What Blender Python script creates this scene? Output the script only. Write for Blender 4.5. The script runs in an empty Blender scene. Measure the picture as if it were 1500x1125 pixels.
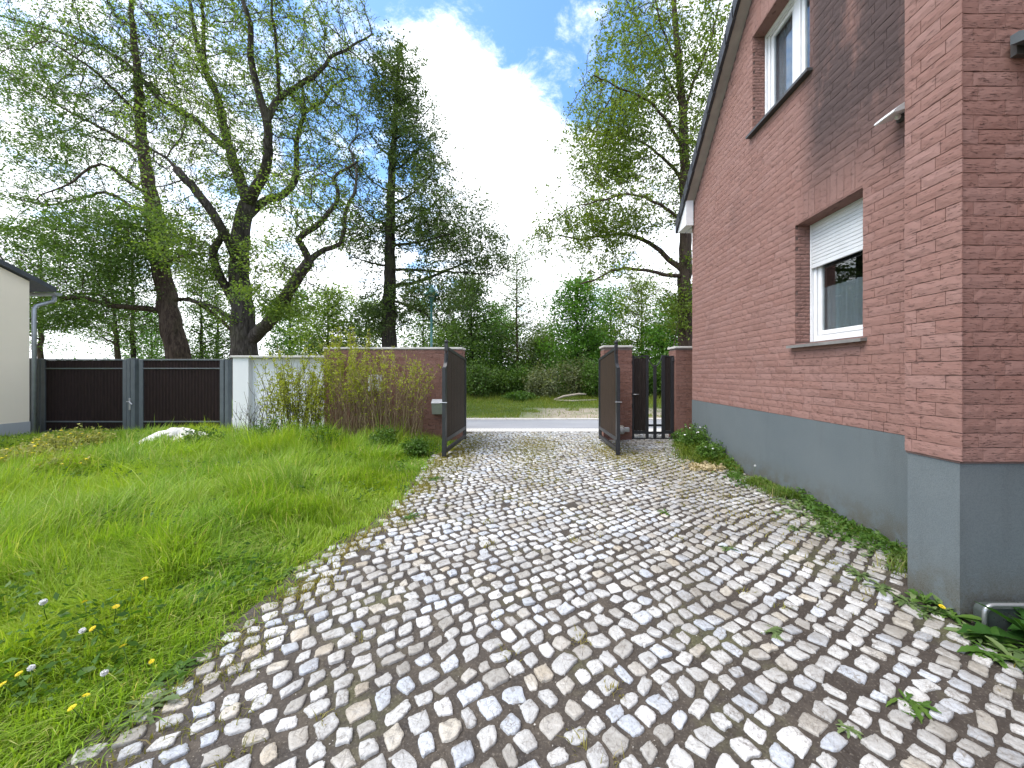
import bpy, math, random
import numpy as np
from math import radians as R
random.seed(7); rng = np.random.default_rng(11)
S = bpy.context.scene; C = S.collection

# ------------------------------------------------------------------ camera
H, F, U0, V0 = 1.5, 540.0, 786.0, 547.0        # eye height, focal length and principal point in photo pixels
cam = bpy.data.cameras.new('camera'); co = bpy.data.objects.new('camera', cam); C.objects.link(co)
cam.sensor_width = 36; cam.lens = 36 * F / 1500; cam.shift_x = -(U0 - 750) / 1500; cam.shift_y = (V0 - 562.5) / 1500
cam.clip_start = .05; cam.clip_end = 2000
co.location = (0, 0, H); co.rotation_euler = (R(90), 0, 0); S.camera = co

def P(u, v, Y): return np.array([(u - U0) / F * Y, Y, H - (v - V0) / F * Y])
def G(u, v, z=0.0):
    Y = (H - z) * F / (v - V0); return np.array([(u - U0) / F * Y, Y, z])

# ------------------------------------------------------------------ exposure, world, sun
S.view_settings.view_transform = 'Standard'; S.view_settings.look = 'None'
S.view_settings.gamma = 1; S.view_settings.use_curve_mapping = False
S.view_settings.exposure = 1.88
SUN_EL, SUN_DIR = R(60), np.array([-0.93, -0.36])
W = bpy.data.worlds.new('World'); S.world = W; W.use_nodes = True
nt = W.node_tree; nt.nodes.clear(); L = nt.links.new
def N(t, **k):
    n = nt.nodes.new(t)
    for a, b in k.items(): setattr(n, a, b)
    return n
def M2(op, a, b=None, c=None):
    n = N('ShaderNodeMath', operation=op)
    for i, x in enumerate((a, b, c)):
        if x is None: continue
        if hasattr(x, 'is_linked'): L(x, n.inputs[i])
        else: n.inputs[i].default_value = x
    return n.outputs[0]
out = N('ShaderNodeOutputWorld'); bg = N('ShaderNodeBackground'); L(bg.outputs[0], out.inputs[0])
bg.inputs[1].default_value = 0.1
sky = N('ShaderNodeTexSky', sky_type='NISHITA'); sky.sun_disc = False
sky.sun_elevation = SUN_EL; sky.sun_rotation = math.atan2(SUN_DIR[0], SUN_DIR[1])
hs = N('ShaderNodeHueSaturation'); hs.inputs['Saturation'].default_value = 1.22; hs.inputs['Value'].default_value = 1.12
L(sky.outputs[0], hs.inputs['Color'])
tc = N('ShaderNodeTexCoord'); sep = N('ShaderNodeSeparateXYZ'); L(tc.outputs['Generated'], sep.inputs[0])
zz = M2('ADD', M2('MAXIMUM', sep.outputs[2], 0.0), 0.18)
cmb = N('ShaderNodeCombineXYZ'); L(M2('DIVIDE', sep.outputs[0], zz), cmb.inputs[0]); L(M2('DIVIDE', sep.outputs[1], zz), cmb.inputs[1])
nz = N('ShaderNodeTexNoise'); L(cmb.outputs[0], nz.inputs['Vector'])
nz.inputs['Scale'].default_value = 3.1; nz.inputs['Detail'].default_value = 8; nz.inputs['Roughness'].default_value = .58; nz.inputs['Distortion'].default_value = .25
nzf = N('ShaderNodeTexNoise'); L(cmb.outputs[0], nzf.inputs['Vector']); nzf.inputs['Scale'].default_value = 7; nzf.inputs['Detail'].default_value = 9; nzf.inputs['Roughness'].default_value = .68; nzf.inputs['Distortion'].default_value = .4
dens = M2('ADD', M2('MULTIPLY_ADD', nz.outputs[0], .5, .53 - .25), M2('MULTIPLY_ADD', nzf.outputs[0], 1.15, -.575))
def d_of(u, v):
    d = np.array([u - U0, F, V0 - v]); return d / np.linalg.norm(d)
# open patches of blue (negative) and thick cloud (positive): direction, inner and outer angle in degrees, weight
for u, v, a0, a1, w in [(850, 90, 1, 13, -.17), (930, 40, 2, 12, -.1), (700, -30, 2, 10, -.18), (570, 20, 1, 6, -.1), (520, 190, 2, 9, -.17), (500, 300, 1, 7, -.13),
                        (720, 190, 3, 9, .2), (650, 130, 3, 8, .22), (620, 60, 1, 5, .08), (770, 330, 6, 16, .3), (870, 270, 3, 9, .16), (200, 330, 6, 20, .07), (60, 150, 6, 20, .05), (330, 60, 5, 14, .06), (480, 420, 6, 12, .16), (1000, 300, 8, 18, .2), (1150, -300, 10, 30, .15), (300, -300, 8, 25, -.1), (560, 330, 2, 7, .1)]:
    d = d_of(u, v); dp = N('ShaderNodeVectorMath', operation='DOT_PRODUCT'); L(tc.outputs['Generated'], dp.inputs[0]); dp.inputs[1].default_value = d
    mr = N('ShaderNodeMapRange', interpolation_type='SMOOTHSTEP'); L(dp.outputs['Value'], mr.inputs[0])
    mr.inputs[1].default_value = math.cos(R(a1)); mr.inputs[2].default_value = math.cos(R(a0)); mr.inputs[3].default_value = 0; mr.inputs[4].default_value = w
    dens = M2('ADD', dens, mr.outputs[0])
hz = N('ShaderNodeMapRange', interpolation_type='SMOOTHSTEP'); L(sep.outputs[2], hz.inputs[0]); hz.inputs[1].default_value = .32; hz.inputs[2].default_value = .02; hz.inputs[3].default_value = 0; hz.inputs[4].default_value = .3
dens = M2('ADD', dens, hz.outputs[0])
cov = N('ShaderNodeMapRange', interpolation_type='SMOOTHSTEP'); L(dens, cov.inputs[0]); cov.inputs[1].default_value = .36; cov.inputs[2].default_value = .74
nz2 = N('ShaderNodeTexNoise'); L(cmb.outputs[0], nz2.inputs['Vector']); nz2.inputs['Scale'].default_value = 4.5; nz2.inputs['Detail'].default_value = 6
ccol = N('ShaderNodeMix', data_type='RGBA'); L(nz2.outputs[0], ccol.inputs[0]); ccol.inputs[6].default_value = (4.4, 4.7, 5.1, 1); ccol.inputs[7].default_value = (6.6, 6.7, 6.8, 1)
mx = N('ShaderNodeMix', data_type='RGBA'); L(cov.outputs[0], mx.inputs[0]); L(hs.outputs[0], mx.inputs[6]); L(ccol.outputs[2], mx.inputs[7])
L(mx.outputs[2], bg.inputs[0])
sl = bpy.data.lights.new('sun', 'SUN'); sl.energy = 1.2; sl.angle = R(45); sl.color = (1, .95, .87)
so = bpy.data.objects.new('sun', sl); C.objects.link(so)
import mathutils
sd = np.append(SUN_DIR / np.linalg.norm(SUN_DIR) * math.cos(SUN_EL), math.sin(SUN_EL))
so.rotation_euler = mathutils.Vector(sd).to_track_quat('Z', 'Y').to_euler()

# ------------------------------------------------------------------ helpers
def tag(o, label=None, cat=None, group=None, kind=None):
    for k, v in (('label', label), ('category', cat), ('group', group), ('kind', kind)):
        if v: o[k] = v
    return o
def empty(name, loc=(0, 0, 0), label=None, cat=None, group=None):
    o = bpy.data.objects.new(name, None); C.objects.link(o); o.location = loc; o.empty_display_size = .2
    return tag(o, label, cat, group)
def link(name, me, mat, parent=None, smooth=False):
    o = bpy.data.objects.new(name, me); C.objects.link(o)
    if mat is not None: me.materials.append(mat)
    if smooth and len(me.polygons): me.polygons.foreach_set('use_smooth', np.ones(len(me.polygons), bool))
    if parent is not None:
        o.parent = parent
        par = parent; off = mathutils.Vector((0, 0, 0))
        while par is not None: off += par.location; par = par.parent
        o.location = -off      # meshes are written in world coordinates
    return o
def arr_mesh(name, verts, facesets):
    verts = np.asarray(verts, np.float32).reshape(-1, 3); me = bpy.data.meshes.new(name)
    facesets = [np.asarray(f, np.int32) for f in facesets if len(f)]
    me.vertices.add(len(verts)); me.vertices.foreach_set('co', verts.ravel())
    tot = sum(f.size for f in facesets); n = sum(len(f) for f in facesets)
    me.loops.add(tot); me.polygons.add(n)
    me.loops.foreach_set('vertex_index', np.concatenate([f.ravel() for f in facesets]))
    cnt = np.concatenate([np.full(len(f), f.shape[1]) for f in facesets])
    me.polygons.foreach_set('loop_start', np.concatenate([[0], np.cumsum(cnt)[:-1]]).astype(np.int32))
    me.update(calc_edges=True); me.validate(); return me
class MB:
    def __init__(s): s.v = []; s.f = []
    def add(s, vs, fs):
        b = len(s.v); s.v += [tuple(map(float, x)) for x in vs]; s.f += [tuple(b + i for i in f) for f in fs]
    def box(s, a, b, bev=0.0):
        x0, y0, z0 = [min(p, q) for p, q in zip(a, b)]; x1, y1, z1 = [max(p, q) for p, q in zip(a, b)]
        if bev <= 0:
            s.add([(x, y, z) for z in (z0, z1) for y in (y0, y1) for x in (x0, x1)],
                  [(0, 2, 3, 1), (4, 5, 7, 6), (0, 1, 5, 4), (2, 6, 7, 3), (0, 4, 6, 2), (1, 3, 7, 5)]); return
        e = min(bev, (x1 - x0) * .45, (y1 - y0) * .45, (z1 - z0) * .45); vs = []; idx = {}
        X = (x0, x1); Yy = (y0, y1); Z = (z0, z1); s3 = (1, -1)
        for i in (0, 1):
            for j in (0, 1):
                for k in (0, 1):
                    for ax in range(3):
                        p = [X[i] + s3[i] * e, Yy[j] + s3[j] * e, Z[k] + s3[k] * e]; p[ax] = (X, Yy, Z)[ax][(i, j, k)[ax]]
                        idx[i, j, k, ax] = len(vs); vs.append(p)
        fs = []
        for ax in range(3):
            o = [q for q in range(3) if q != ax]
            for sd_ in (0, 1):
                q = []
                for (p_, r_) in ((0, 0), (1, 0), (1, 1), (0, 1)):
                    c = [0, 0, 0]; c[ax] = sd_; c[o[0]] = p_; c[o[1]] = r_; q.append(idx[(*c, ax)])
                fs.append(q)
            for p_ in (0, 1):
                for r_ in (0, 1):
                    c0 = [0, 0, 0]; c1 = [0, 0, 0]; c0[ax] = 0; c1[ax] = 1
                    for c in (c0, c1): c[o[0]] = p_; c[o[1]] = r_
                    fs.append([idx[(*c0, o[0])], idx[(*c0, o[1])], idx[(*c1, o[1])], idx[(*c1, o[0])]])
        for i in (0, 1):
            for j in (0, 1):
                for k in (0, 1): fs.append([idx[i, j, k, 0], idx[i, j, k, 1], idx[i, j, k, 2]])
        s.add(vs, fs)
    def prism(s, pts, d):     # closed polygon of 3-D points pushed along d
        n = len(pts); d = np.array(d); a = [np.array(p, float) for p in pts]
        s.add(a + [p + d for p in a], [tuple(range(n)), tuple(range(2 * n - 1, n - 1, -1))] + [(i, i + n, (i + 1) % n + n, (i + 1) % n) for i in range(n)])
    def tube(s, pts, rad, k=8, cap=True):
        pts = [np.array(p, float) for p in pts]; n = len(pts)
        rad = list(rad) if hasattr(rad, '__len__') else [rad] * n
        vs = []; ref = None
        for i in range(n):
            t = pts[min(i + 1, n - 1)] - pts[max(i - 1, 0)]; t /= np.linalg.norm(t) + 1e-9
            if ref is None:
                ref = np.cross(t, (0, 0, 1) if abs(t[2]) < .9 else (1, 0, 0))
            ref = ref - t * ref.dot(t); ref /= np.linalg.norm(ref) + 1e-9; b = np.cross(t, ref)
            for q in range(k):
                a = 2 * math.pi * q / k; vs.append(pts[i] + rad[i] * (math.cos(a) * ref + math.sin(a) * b))
        fs = [(i * k + q, i * k + (q + 1) % k, (i + 1) * k + (q + 1) % k, (i + 1) * k + q) for i in range(n - 1) for q in range(k)]
        if cap: fs += [tuple(range(k - 1, -1, -1)), tuple((n - 1) * k + q for q in range(k))]
        s.add(vs, fs)
    def sphere(s, c, r, nu=10, nv=6, sc=(1, 1, 1), jit=0):
        vs = [(c[0], c[1], c[2] + r * sc[2])]
        for j in range(1, nv):
            for i in range(nu):
                a = 2 * math.pi * i / nu; b = math.pi * j / nv; q = r * (1 + random.uniform(-jit, jit))
                vs.append((c[0] + q * sc[0] * math.sin(b) * math.cos(a), c[1] + q * sc[1] * math.sin(b) * math.sin(a), c[2] + q * sc[2] * math.cos(b)))
        vs.append((c[0], c[1], c[2] - r * sc[2])); fs = []
        for i in range(nu):
            fs.append((0, 1 + i, 1 + (i + 1) % nu)); fs.append((len(vs) - 1, 1 + (nv - 2) * nu + (i + 1) % nu, 1 + (nv - 2) * nu + i))
            for j in range(nv - 2): fs.append((1 + j * nu + i, 1 + (j + 1) * nu + i, 1 + (j + 1) * nu + (i + 1) % nu, 1 + j * nu + (i + 1) % nu))
        s.add(vs, fs)
    def lathe(s, c, prof, k=16):   # prof: (radius, z)
        vs = []; 
        for r, z in prof:
            for q in range(k): vs.append((c[0] + r * math.cos(2 * math.pi * q / k), c[1] + r * math.sin(2 * math.pi * q / k), c[2] + z))
        n = len(prof)
        s.add(vs, [(i * k + q, i * k + (q + 1) % k, (i + 1) * k + (q + 1) % k, (i + 1) * k + q) for i in range(n - 1) for q in range(k)] + [tuple(range(k - 1, -1, -1)), tuple((n - 1) * k + q for q in range(k))])
    def build(s, name, mat, parent=None, smooth=False):
        me = bpy.data.meshes.new(name); me.from_pydata(s.v, [], s.f); me.update()
        return link(name, me, mat, parent, smooth)

# ------------------------------------------------------------------ materials
class NT:
    def __init__(s, name):
        s.m = bpy.data.materials.new(name); s.m.use_nodes = True; s.t = s.m.node_tree; s.b = s.t.nodes['Principled BSDF']; s.o = s.t.nodes['Material Output']
        s.tc = s.n('ShaderNodeTexCoord'); s.geo = s.n('ShaderNodeNewGeometry'); s.pos = s.geo.outputs['Position']
    def n(s, t, **k):
        x = s.t.nodes.new(t)
        for a, b in k.items(): setattr(x, a, b)
        return x
    def l(s, a, b): s.t.links.new(a, b)
    def put(s, x, i):
        if hasattr(x, 'is_linked'): s.l(x, i)
        elif x is not None: i.default_value = x
    def math(s, op, a, b=None, clamp=False):
        n = s.n('ShaderNodeMath', operation=op, use_clamp=clamp); s.put(a, n.inputs[0]); s.put(b, n.inputs[1]); return n.outputs[0]
    def map(s, sc=(1, 1, 1), rot=(0, 0, 0)):
        n = s.n('ShaderNodeMapping'); s.l(s.pos, n.inputs[0]); n.inputs['Scale'].default_value = sc; n.inputs['Rotation'].default_value = rot; return n.outputs[0]
    def noise(s, scale, detail=5, rough=.55, vec=None, dist=0):
        n = s.n('ShaderNodeTexNoise'); s.l(vec if vec is not None else s.pos, n.inputs['Vector'])
        n.inputs['Scale'].default_value = scale; n.inputs['Detail'].default_value = detail; n.inputs['Roughness'].default_value = rough; n.inputs['Distortion'].default_value = dist; return n.outputs[0]
    def ramp(s, x, stops, interp='LINEAR'):
        n = s.n('ShaderNodeValToRGB'); s.l(x, n.inputs[0]); r = n.color_ramp; r.interpolation = interp
        while len(r.elements) < len(stops): r.elements.new(.5)
        for e, (p, c) in zip(r.elements, stops): e.position = p; e.color = (*c, 1) if len(c) == 3 else c
        return n.outputs[0]
    def sm(s, x, a, b, lo=0, hi=1):
        n = s.n('ShaderNodeMapRange', interpolation_type='SMOOTHSTEP'); s.l(x, n.inputs[0])
        for i, q in enumerate((a, b, lo, hi)): n.inputs[1 + i].default_value = q
        return n.outputs[0]
    def mix(s, f, a, b, mode='MIX'):
        n = s.n('ShaderNodeMix', data_type='RGBA', blend_type=mode); s.put(f, n.inputs[0])
        for x, i in ((a, 6), (b, 7)):
            s.put((*x, 1) if isinstance(x, tuple) and len(x) == 3 else x, n.inputs[i])
        return n.outputs[2]
    def bump(s, h, st=.4, d=.01, prev=None):
        n = s.n('ShaderNodeBump'); s.l(h, n.inputs['Height']); n.inputs['Strength'].default_value = st; n.inputs['Distance'].default_value = d
        if prev is not None: s.l(prev, n.inputs['Normal'])
        return n.outputs[0]
    def fin(s, col, rough=.7, normal=None, metal=0, spec=None):
        s.put((*col, 1) if isinstance(col, tuple) and len(col) == 3 else col, s.b.inputs['Base Color']); s.put(rough, s.b.inputs['Roughness']); s.b.inputs['Metallic'].default_value = metal
        if spec is not None: s.put(spec, s.b.inputs['Specular IOR Level'])
        if normal is not None: s.l(normal, s.b.inputs['Normal'])
        return s.m
    @property
    def rnd(s): return s.geo.outputs['Random Per Island']
    def xyz(s):
        n = s.n('ShaderNodeSeparateXYZ'); s.l(s.pos, n.inputs[0]); return n.outputs

def plain(name, col, rough=.6, metal=0, var=.15, scale=8, bump=.15):
    t = NT(name); c = np.array(col)
    k = t.ramp(t.noise(scale, 6), [(.3, tuple(c * (1 - var))), (.7, tuple(np.minimum(c * (1 + var), .9)))])
    return t.fin(k, t.ramp(t.noise(scale * 3, 4), [(.3, (rough * .85,) * 3), (.7, (min(1, rough * 1.15),) * 3)]), t.bump(t.noise(scale * 25, 3), bump, .003), metal)
def leaf_mat(name, cols, trans=.4, rough=.5):
    t = NT(name); st = [(i / max(1, len(cols) - 1), c) for i, c in enumerate(cols)]
    k = t.mix(t.ramp(t.noise(.55, 3), [(.35, (0, 0, 0)), (.65, (.55,) * 3)]), t.ramp(t.rnd, st), tuple(np.array(cols[-1]) * 1.12))
    t.fin(k, rough, spec=.3); tr = t.n('ShaderNodeBsdfTranslucent'); t.l(t.mix(1.0, k, (1.25, 1.3, .55), 'MULTIPLY'), tr.inputs[0])
    ms = t.n('ShaderNodeMixShader'); ms.inputs[0].default_value = trans; t.l(t.b.outputs[0], ms.inputs[1]); t.l(tr.outputs[0], ms.inputs[2]); t.l(ms.outputs[0], t.o.inputs[0])
    return t.m
def brick_mat(name, c1, c2, c3, stain=False):
    t = NT(name); xyz = t.xyz()
    k = t.ramp(t.rnd, [(0, c1), (.45, c2), (.8, c3), (1, tuple(np.array(c1) * .88))])
    k = t.mix(t.ramp(t.noise(2.2, 6), [(.35, (0, 0, 0)), (.7, (.35,) * 3)]), k, (.30, .17, .14))
    fl = t.noise(60, 4, .6, t.map((.35, .35, 1.6)))
    crack = t.ramp(t.noise(19, 9, .74, t.map((.8, .8, 6)), .35), [(.385, (0, 0, 0)), (.425, (1, 1, 1))])
    k = t.mix(t.ramp(crack, [(0, (.62,) * 3), (1, (0, 0, 0))]), k, (.085, .046, .04))
    k = t.mix(t.ramp(fl, [(.45, (0, 0, 0)), (.75, (.3,) * 3)]), k, (.34, .22, .185))
    if stain:
        my = t.math('MULTIPLY', t.sm(xyz[1], 2.2, 2.6), t.sm(xyz[1], 4.5, 4.05)); mz = t.math('MULTIPLY', t.sm(xyz[2], 3.0, 4.3), t.sm(xyz[2], 10.5, 7.5))
        st = t.sm(t.noise(2.2, 9, .72, t.map((1, 1.4, .6))), .18, .5)
        f = t.math('MULTIPLY', t.math('MULTIPLY', my, mz), st)
        f2 = t.math('MULTIPLY', t.sm(t.noise(.9, 6, .6, t.map((1, 1, .7))), .45, .75), t.sm(xyz[2], 1.8, 4.5, .1, .5))
        k = t.mix(t.math('MAXIMUM', t.math('MULTIPLY', f, .9), f2), k, (.062, .046, .045))
    b = t.bump(fl, .35, .006); b = t.bump(crack, .9, .008, b)
    return t.fin(k, .82, b, spec=.25)

m_brick_house = brick_mat('split clinker brick', (.258, .138, .114), (.270, .149, .125), (.286, .164, .141), True)
m_brick_pier = brick_mat('split clinker brick of pier', (.235, .123, .101), (.255, .139, .116), (.278, .16, .137))
m_brick_wall = brick_mat('garden wall brick', (.165, .078, .058), (.19, .094, .07), (.215, .112, .087))
m_mortar = plain('brick mortar', (.145, .092, .08), .9, var=.25, scale=12)
def plinth_mat():
    t = NT('grey plinth stucco'); n = t.noise(170, 3, .6); k = t.ramp(t.noise(1.4, 6), [(.3, (.10, .122, .13)), (.7, (.125, .146, .152))])
    z = t.xyz()[2]; k = t.mix(t.math('MULTIPLY', t.sm(z, .42, .0), t.sm(t.noise(6, 8, .7), .35, .62)), k, (.085, .08, .06)); k = t.mix(t.math('MULTIPLY', t.sm(t.noise(2.2, 8, .65, t.map((2.5, 2.5, .35))), .5, .75), .35), k, (.07, .08, .08)); k = t.mix(t.math('MULTIPLY', t.sm(t.noise(150, 2), .35, .6), .18), k, (.22, .25, .26))
    return t.fin(k, .8, t.bump(n, .55, .006), spec=.3)
m_plinth = plinth_mat()
m_white = plain('white window plastic', (.78, .79, .80), .35, var=.04, bump=.02)
m_shutter = plain('white shutter slats', (.68, .70, .71), .45, var=.06, scale=4, bump=.03)
m_soffit = plain('weathered beige board', (.36, .32, .28), .75, var=.15, scale=5)
m_tile = plain('dark roof tile', (.035, .036, .04), .6, var=.25)
m_sill = plain('dark slate sill', (.07, .07, .07), .5, var=.2)
m_sill2 = plain('grey stone sill', (.2, .19, .18), .6, var=.2)
m_gate = plain('anthracite painted steel', (.022, .023, .026), .42, var=.2, scale=6, bump=.05)
m_gate2 = plain('grey painted steel', (.095, .112, .122), .45, var=.12, scale=6, bump=.05)
m_alu = plain('brushed metal', (.42, .43, .44), .38, .7, var=.12, scale=6, bump=.05)
m_zinc = plain('zinc gutter', (.33, .35, .38), .4, .5, var=.12, bump=.05)
m_stonecap = plain('pale stone coping', (.52, .50, .46), .8, var=.12, scale=5)
def wood(name, c, light):
    t = NT(name); g = t.noise(7, 8, .62, t.map((9, 9, .55)), .5); k = t.ramp(g, [(.3, tuple(np.array(c) * .5)), (.5, c), (.66, tuple(np.array(c) * 1.5)), (.78, light)])
    return t.fin(k, .65, t.bump(g, .4, .006), spec=.3)
m_wood = wood('weathered brown boards', (.036, .021, .012), (.075, .05, .032))
m_wood2 = wood('dark peeling boards', (.022, .015, .012), (.30, .25, .20))
m_wood3 = wood('black brown corrugated boards', (.020, .0105, .0095), (.034, .020, .018))
def render_mat(name, col, dirt_shade=.25):
    t = NT(name); c = np.array(col); k = t.ramp(t.noise(1.1, 7), [(.25, tuple(c * .94)), (.75, tuple(c))])
    z = t.xyz()[2]; k = t.mix(t.math('MULTIPLY', t.sm(z, .6, .0), t.math('MULTIPLY', t.noise(3, 7), dirt_shade * 2)), k, tuple(c * .45))
    k = t.mix(t.ramp(t.noise(4, 7, .6, t.map((3, 3, .3))), [(.5, (0, 0, 0)), (.8, (dirt_shade,) * 3)]), k, tuple(c * .6))
    return t.fin(k, .88, t.bump(t.noise(120, 3), .3, .004), spec=.2)
m_cream = render_mat('cream render', (.90, .79, .645), .03)
m_whitewall = render_mat('white painted render', (.74, .75, .75), .12)
m_concrete = render_mat('pale grey concrete', (.42, .43, .45), .2)
def glass():
    t = NT('window glass'); gl = t.n('ShaderNodeBsdfGlossy'); gl.inputs['Roughness'].default_value = .01
    tr = t.n('ShaderNodeBsdfTransparent'); tr.inputs[0].default_value = (.82, .86, .87, 1)
    fr = t.n('ShaderNodeLayerWeight'); ms = t.n('ShaderNodeMixShader')
    t.l(t.math('ADD', t.math('MULTIPLY', t.math('POWER', fr.outputs[1], 4.0), .7), .10, True), ms.inputs[0]); t.l(tr.outputs[0], ms.inputs[1]); t.l(gl.outputs[0], ms.inputs[2]); t.l(ms.outputs[0], t.o.inputs[0]); return t.m
m_glass = glass()
def net():
    t = NT('net curtain'); t.fin((.80, .83, .86), .9); tr = t.n('ShaderNodeBsdfTransparent'); ms = t.n('ShaderNodeMixShader'); ms.inputs[0].default_value = .36
    t.l(tr.outputs[0], ms.inputs[1]); t.l(t.b.outputs[0], ms.inputs[2]); t.l(ms.outputs[0], t.o.inputs[0]); return t.m
m_net = net()
m_dark = plain('dark room interior', (.03, .03, .035), .9)
m_drape = plain('grey blind fabric', (.30, .32, .36), .9, var=.1)

def bark(name, c1, c2, moss=.3):
    t = NT(name); g = t.noise(9, 7, .65, t.map((1.6, 1.6, .28)), .8); k = t.ramp(g, [(.35, tuple(np.array(c1) * .45)), (.5, c1), (.68, c2)])
    k = t.mix(t.ramp(t.noise(1.3, 6), [(.48, (0, 0, 0)), (.68, (moss,) * 3)]), k, (.075, .085, .028))
    return t.fin(k, .9, t.bump(g, .8, .04), spec=.15)
m_bark = bark('oak bark', (.055, .046, .038), (.12, .105, .09), .35)
m_bark2 = bark('brown bark', (.065, .045, .033), (.115, .085, .062), .2)
m_bark3 = bark('dark ivy clad bark', (.035, .03, .024), (.07, .06, .045), .5)
m_twig = bark('shrub twig bark', (.32, .235, .145), (.48, .38, .25), .05)
m_leaf_oak = leaf_mat('young oak leaves', [(.07, .13, .02), (.11, .19, .03), (.16, .25, .042), (.21, .28, .06)], .5)
m_leaf_left = leaf_mat('fresh lime tree leaves', [(.045, .095, .018), (.08, .15, .028), (.13, .21, .042)], .45)
m_leaf_dark = leaf_mat('dark alder leaves', [(.035, .07, .018), (.065, .11, .026), (.11, .16, .04)], .35)
m_leaf_right = leaf_mat('bright beech leaves', [(.07, .12, .018), (.12, .185, .028), (.19, .25, .04)], .48)
m_leaf_maple = leaf_mat('vivid maple leaves', [(.04, .11, .014), (.07, .175, .022), (.115, .24, .034)], .45)
m_leaf_birch = leaf_mat('pale birch leaves', [(.06, .11, .03), (.10, .16, .045), (.16, .21, .07)], .45)
m_leaf_bush = leaf_mat('deep green bush leaves', [(.04, .09, .016), (.07, .14, .027), (.12, .19, .04)], .35)
m_leaf_dry = leaf_mat('greyish bush leaves', [(.09, .12, .05), (.14, .17, .08), (.22, .24, .13)], .4)
m_leaf_shrub = leaf_mat('yellow green shrub leaves', [(.20, .25, .02), (.28, .32, .03), (.38, .40, .06)], .45)
m_leaf_weed = leaf_mat('weed leaves', [(.035, .10, .015), (.06, .14, .02), (.11, .19, .035)], .4)
m_leaf_yel = leaf_mat('yellowish weed leaves', [(.12, .17, .03), (.24, .27, .06), (.42, .40, .14)], .4)
def grass_mat(name, lo, hi, dry):
    t = NT(name); k = t.ramp(t.rnd, [(0, lo), (.55, hi), (.86, tuple(np.array(hi) * 1.25)), (.93, dry)])
    k = t.mix(t.ramp(t.noise(.8, 4), [(.36, (0, 0, 0)), (.64, (.7,) * 3)]), k, tuple(np.array(hi) * np.array([1.5, 1.2, .9])))
    t.fin(k, .5, spec=.3); tr = t.n('ShaderNodeBsdfTranslucent'); t.l(t.mix(1.0, k, (1.25, 1.25, .6), 'MULTIPLY'), tr.inputs[0])
    ms = t.n('ShaderNodeMixShader'); ms.inputs[0].default_value = .45; t.l(t.b.outputs[0], ms.inputs[1]); t.l(tr.outputs[0], ms.inputs[2]); t.l(ms.outputs[0], t.o.inputs[0]); return t.m
m_grass = grass_mat('meadow grass', (.105, .23, .022), (.225, .375, .04), (.58, .53, .25))
m_verge = grass_mat('verge grass', (.09, .16, .025), (.17, .24, .045), (.34, .30, .14))
m_mossgrass = grass_mat('joint grass', (.12, .13, .03), (.22, .22, .06), (.38, .32, .17))
m_yellow = plain('yellow petals', (.85, .62, .01), .6, var=.1); m_fluff = plain('white seed fluff', (.85, .85, .82), .9)

def vnoise(x, y, seed, f):
    r_ = np.random.default_rng(seed); o = np.zeros_like(x)
    for i in range(6):
        a, p_ = r_.uniform(0, 6.28, 2); k_ = f * (1 + .5 * i); o += np.sin(k_ * (np.cos(a) * x + np.sin(a) * y) + p_) / (1 + .4 * i)
    return o / 3.2

# ------------------------------------------------------------------ ground, drive, pavement, road
EDGE = [G(u, v)[:2] for u, v in [(120, 1140), (165, 1085), (300, 972), (400, 888), (480, 812), (560, 768), (612, 712), (640, 668)]]
EDGE = np.array([(-1.62, .3), (-1.66, .9)] + [tuple(e) for e in EDGE] + [(-1.62, 7.2), (-1.60, 9.3)])
def edge_x(y): return np.interp(y, EDGE[:, 1], EDGE[:, 0])
WX, WY1, PLZ = 3.14, 7.43, 0.97        # house wall plane, far corner, plinth top

t = NT('dark soil and turf'); g = t.noise(3, 8, .65)
k = t.ramp(g, [(.3, (.045, .04, .022)), (.5, (.06, .075, .022)), (.7, (.09, .13, .03))])
m_ground = t.fin(k, .95, t.bump(t.noise(30, 6), .5, .03))
b = MB(); b.add([(-400, -200, -.03), (400, -200, -.03), (400, 600, -.03), (-400, 600, -.03)], [(0, 1, 2, 3)])
tag(b.build('ground', m_ground), kind='structure')

t = NT('verge turf and sand'); g = t.noise(.55, 7, .6); x_, y_, z_ = t.xyz()
turf = t.ramp(t.noise(2.2, 8, .65), [(.3, (.06, .10, .02)), (.55, (.11, .17, .03)), (.75, (.20, .22, .07))])
sand = t.ramp(t.noise(5, 7), [(.3, (.25, .20, .14)), (.7, (.46, .39, .30))])
f = t.math('MULTIPLY', t.math('MULTIPLY', t.sm(y_, 17.0, 15.2), t.sm(x_, -1.5, 1.2)), t.sm(g, .32, .5))
f = t.math('MAXIMUM', f, t.sm(y_, 12.9, 12.35))
m_vsoil = t.fin(t.mix(f, turf, sand), .95, t.bump(t.noise(25, 6), .5, .03))
b = MB(); b.add([(-90, 12.2, -.012), (90, 12.2, -.012), (90, 60, -.012), (-90, 60, -.012)], [(0, 1, 2, 3)])
tag(b.build('verge_ground', m_vsoil), kind='structure')

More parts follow.
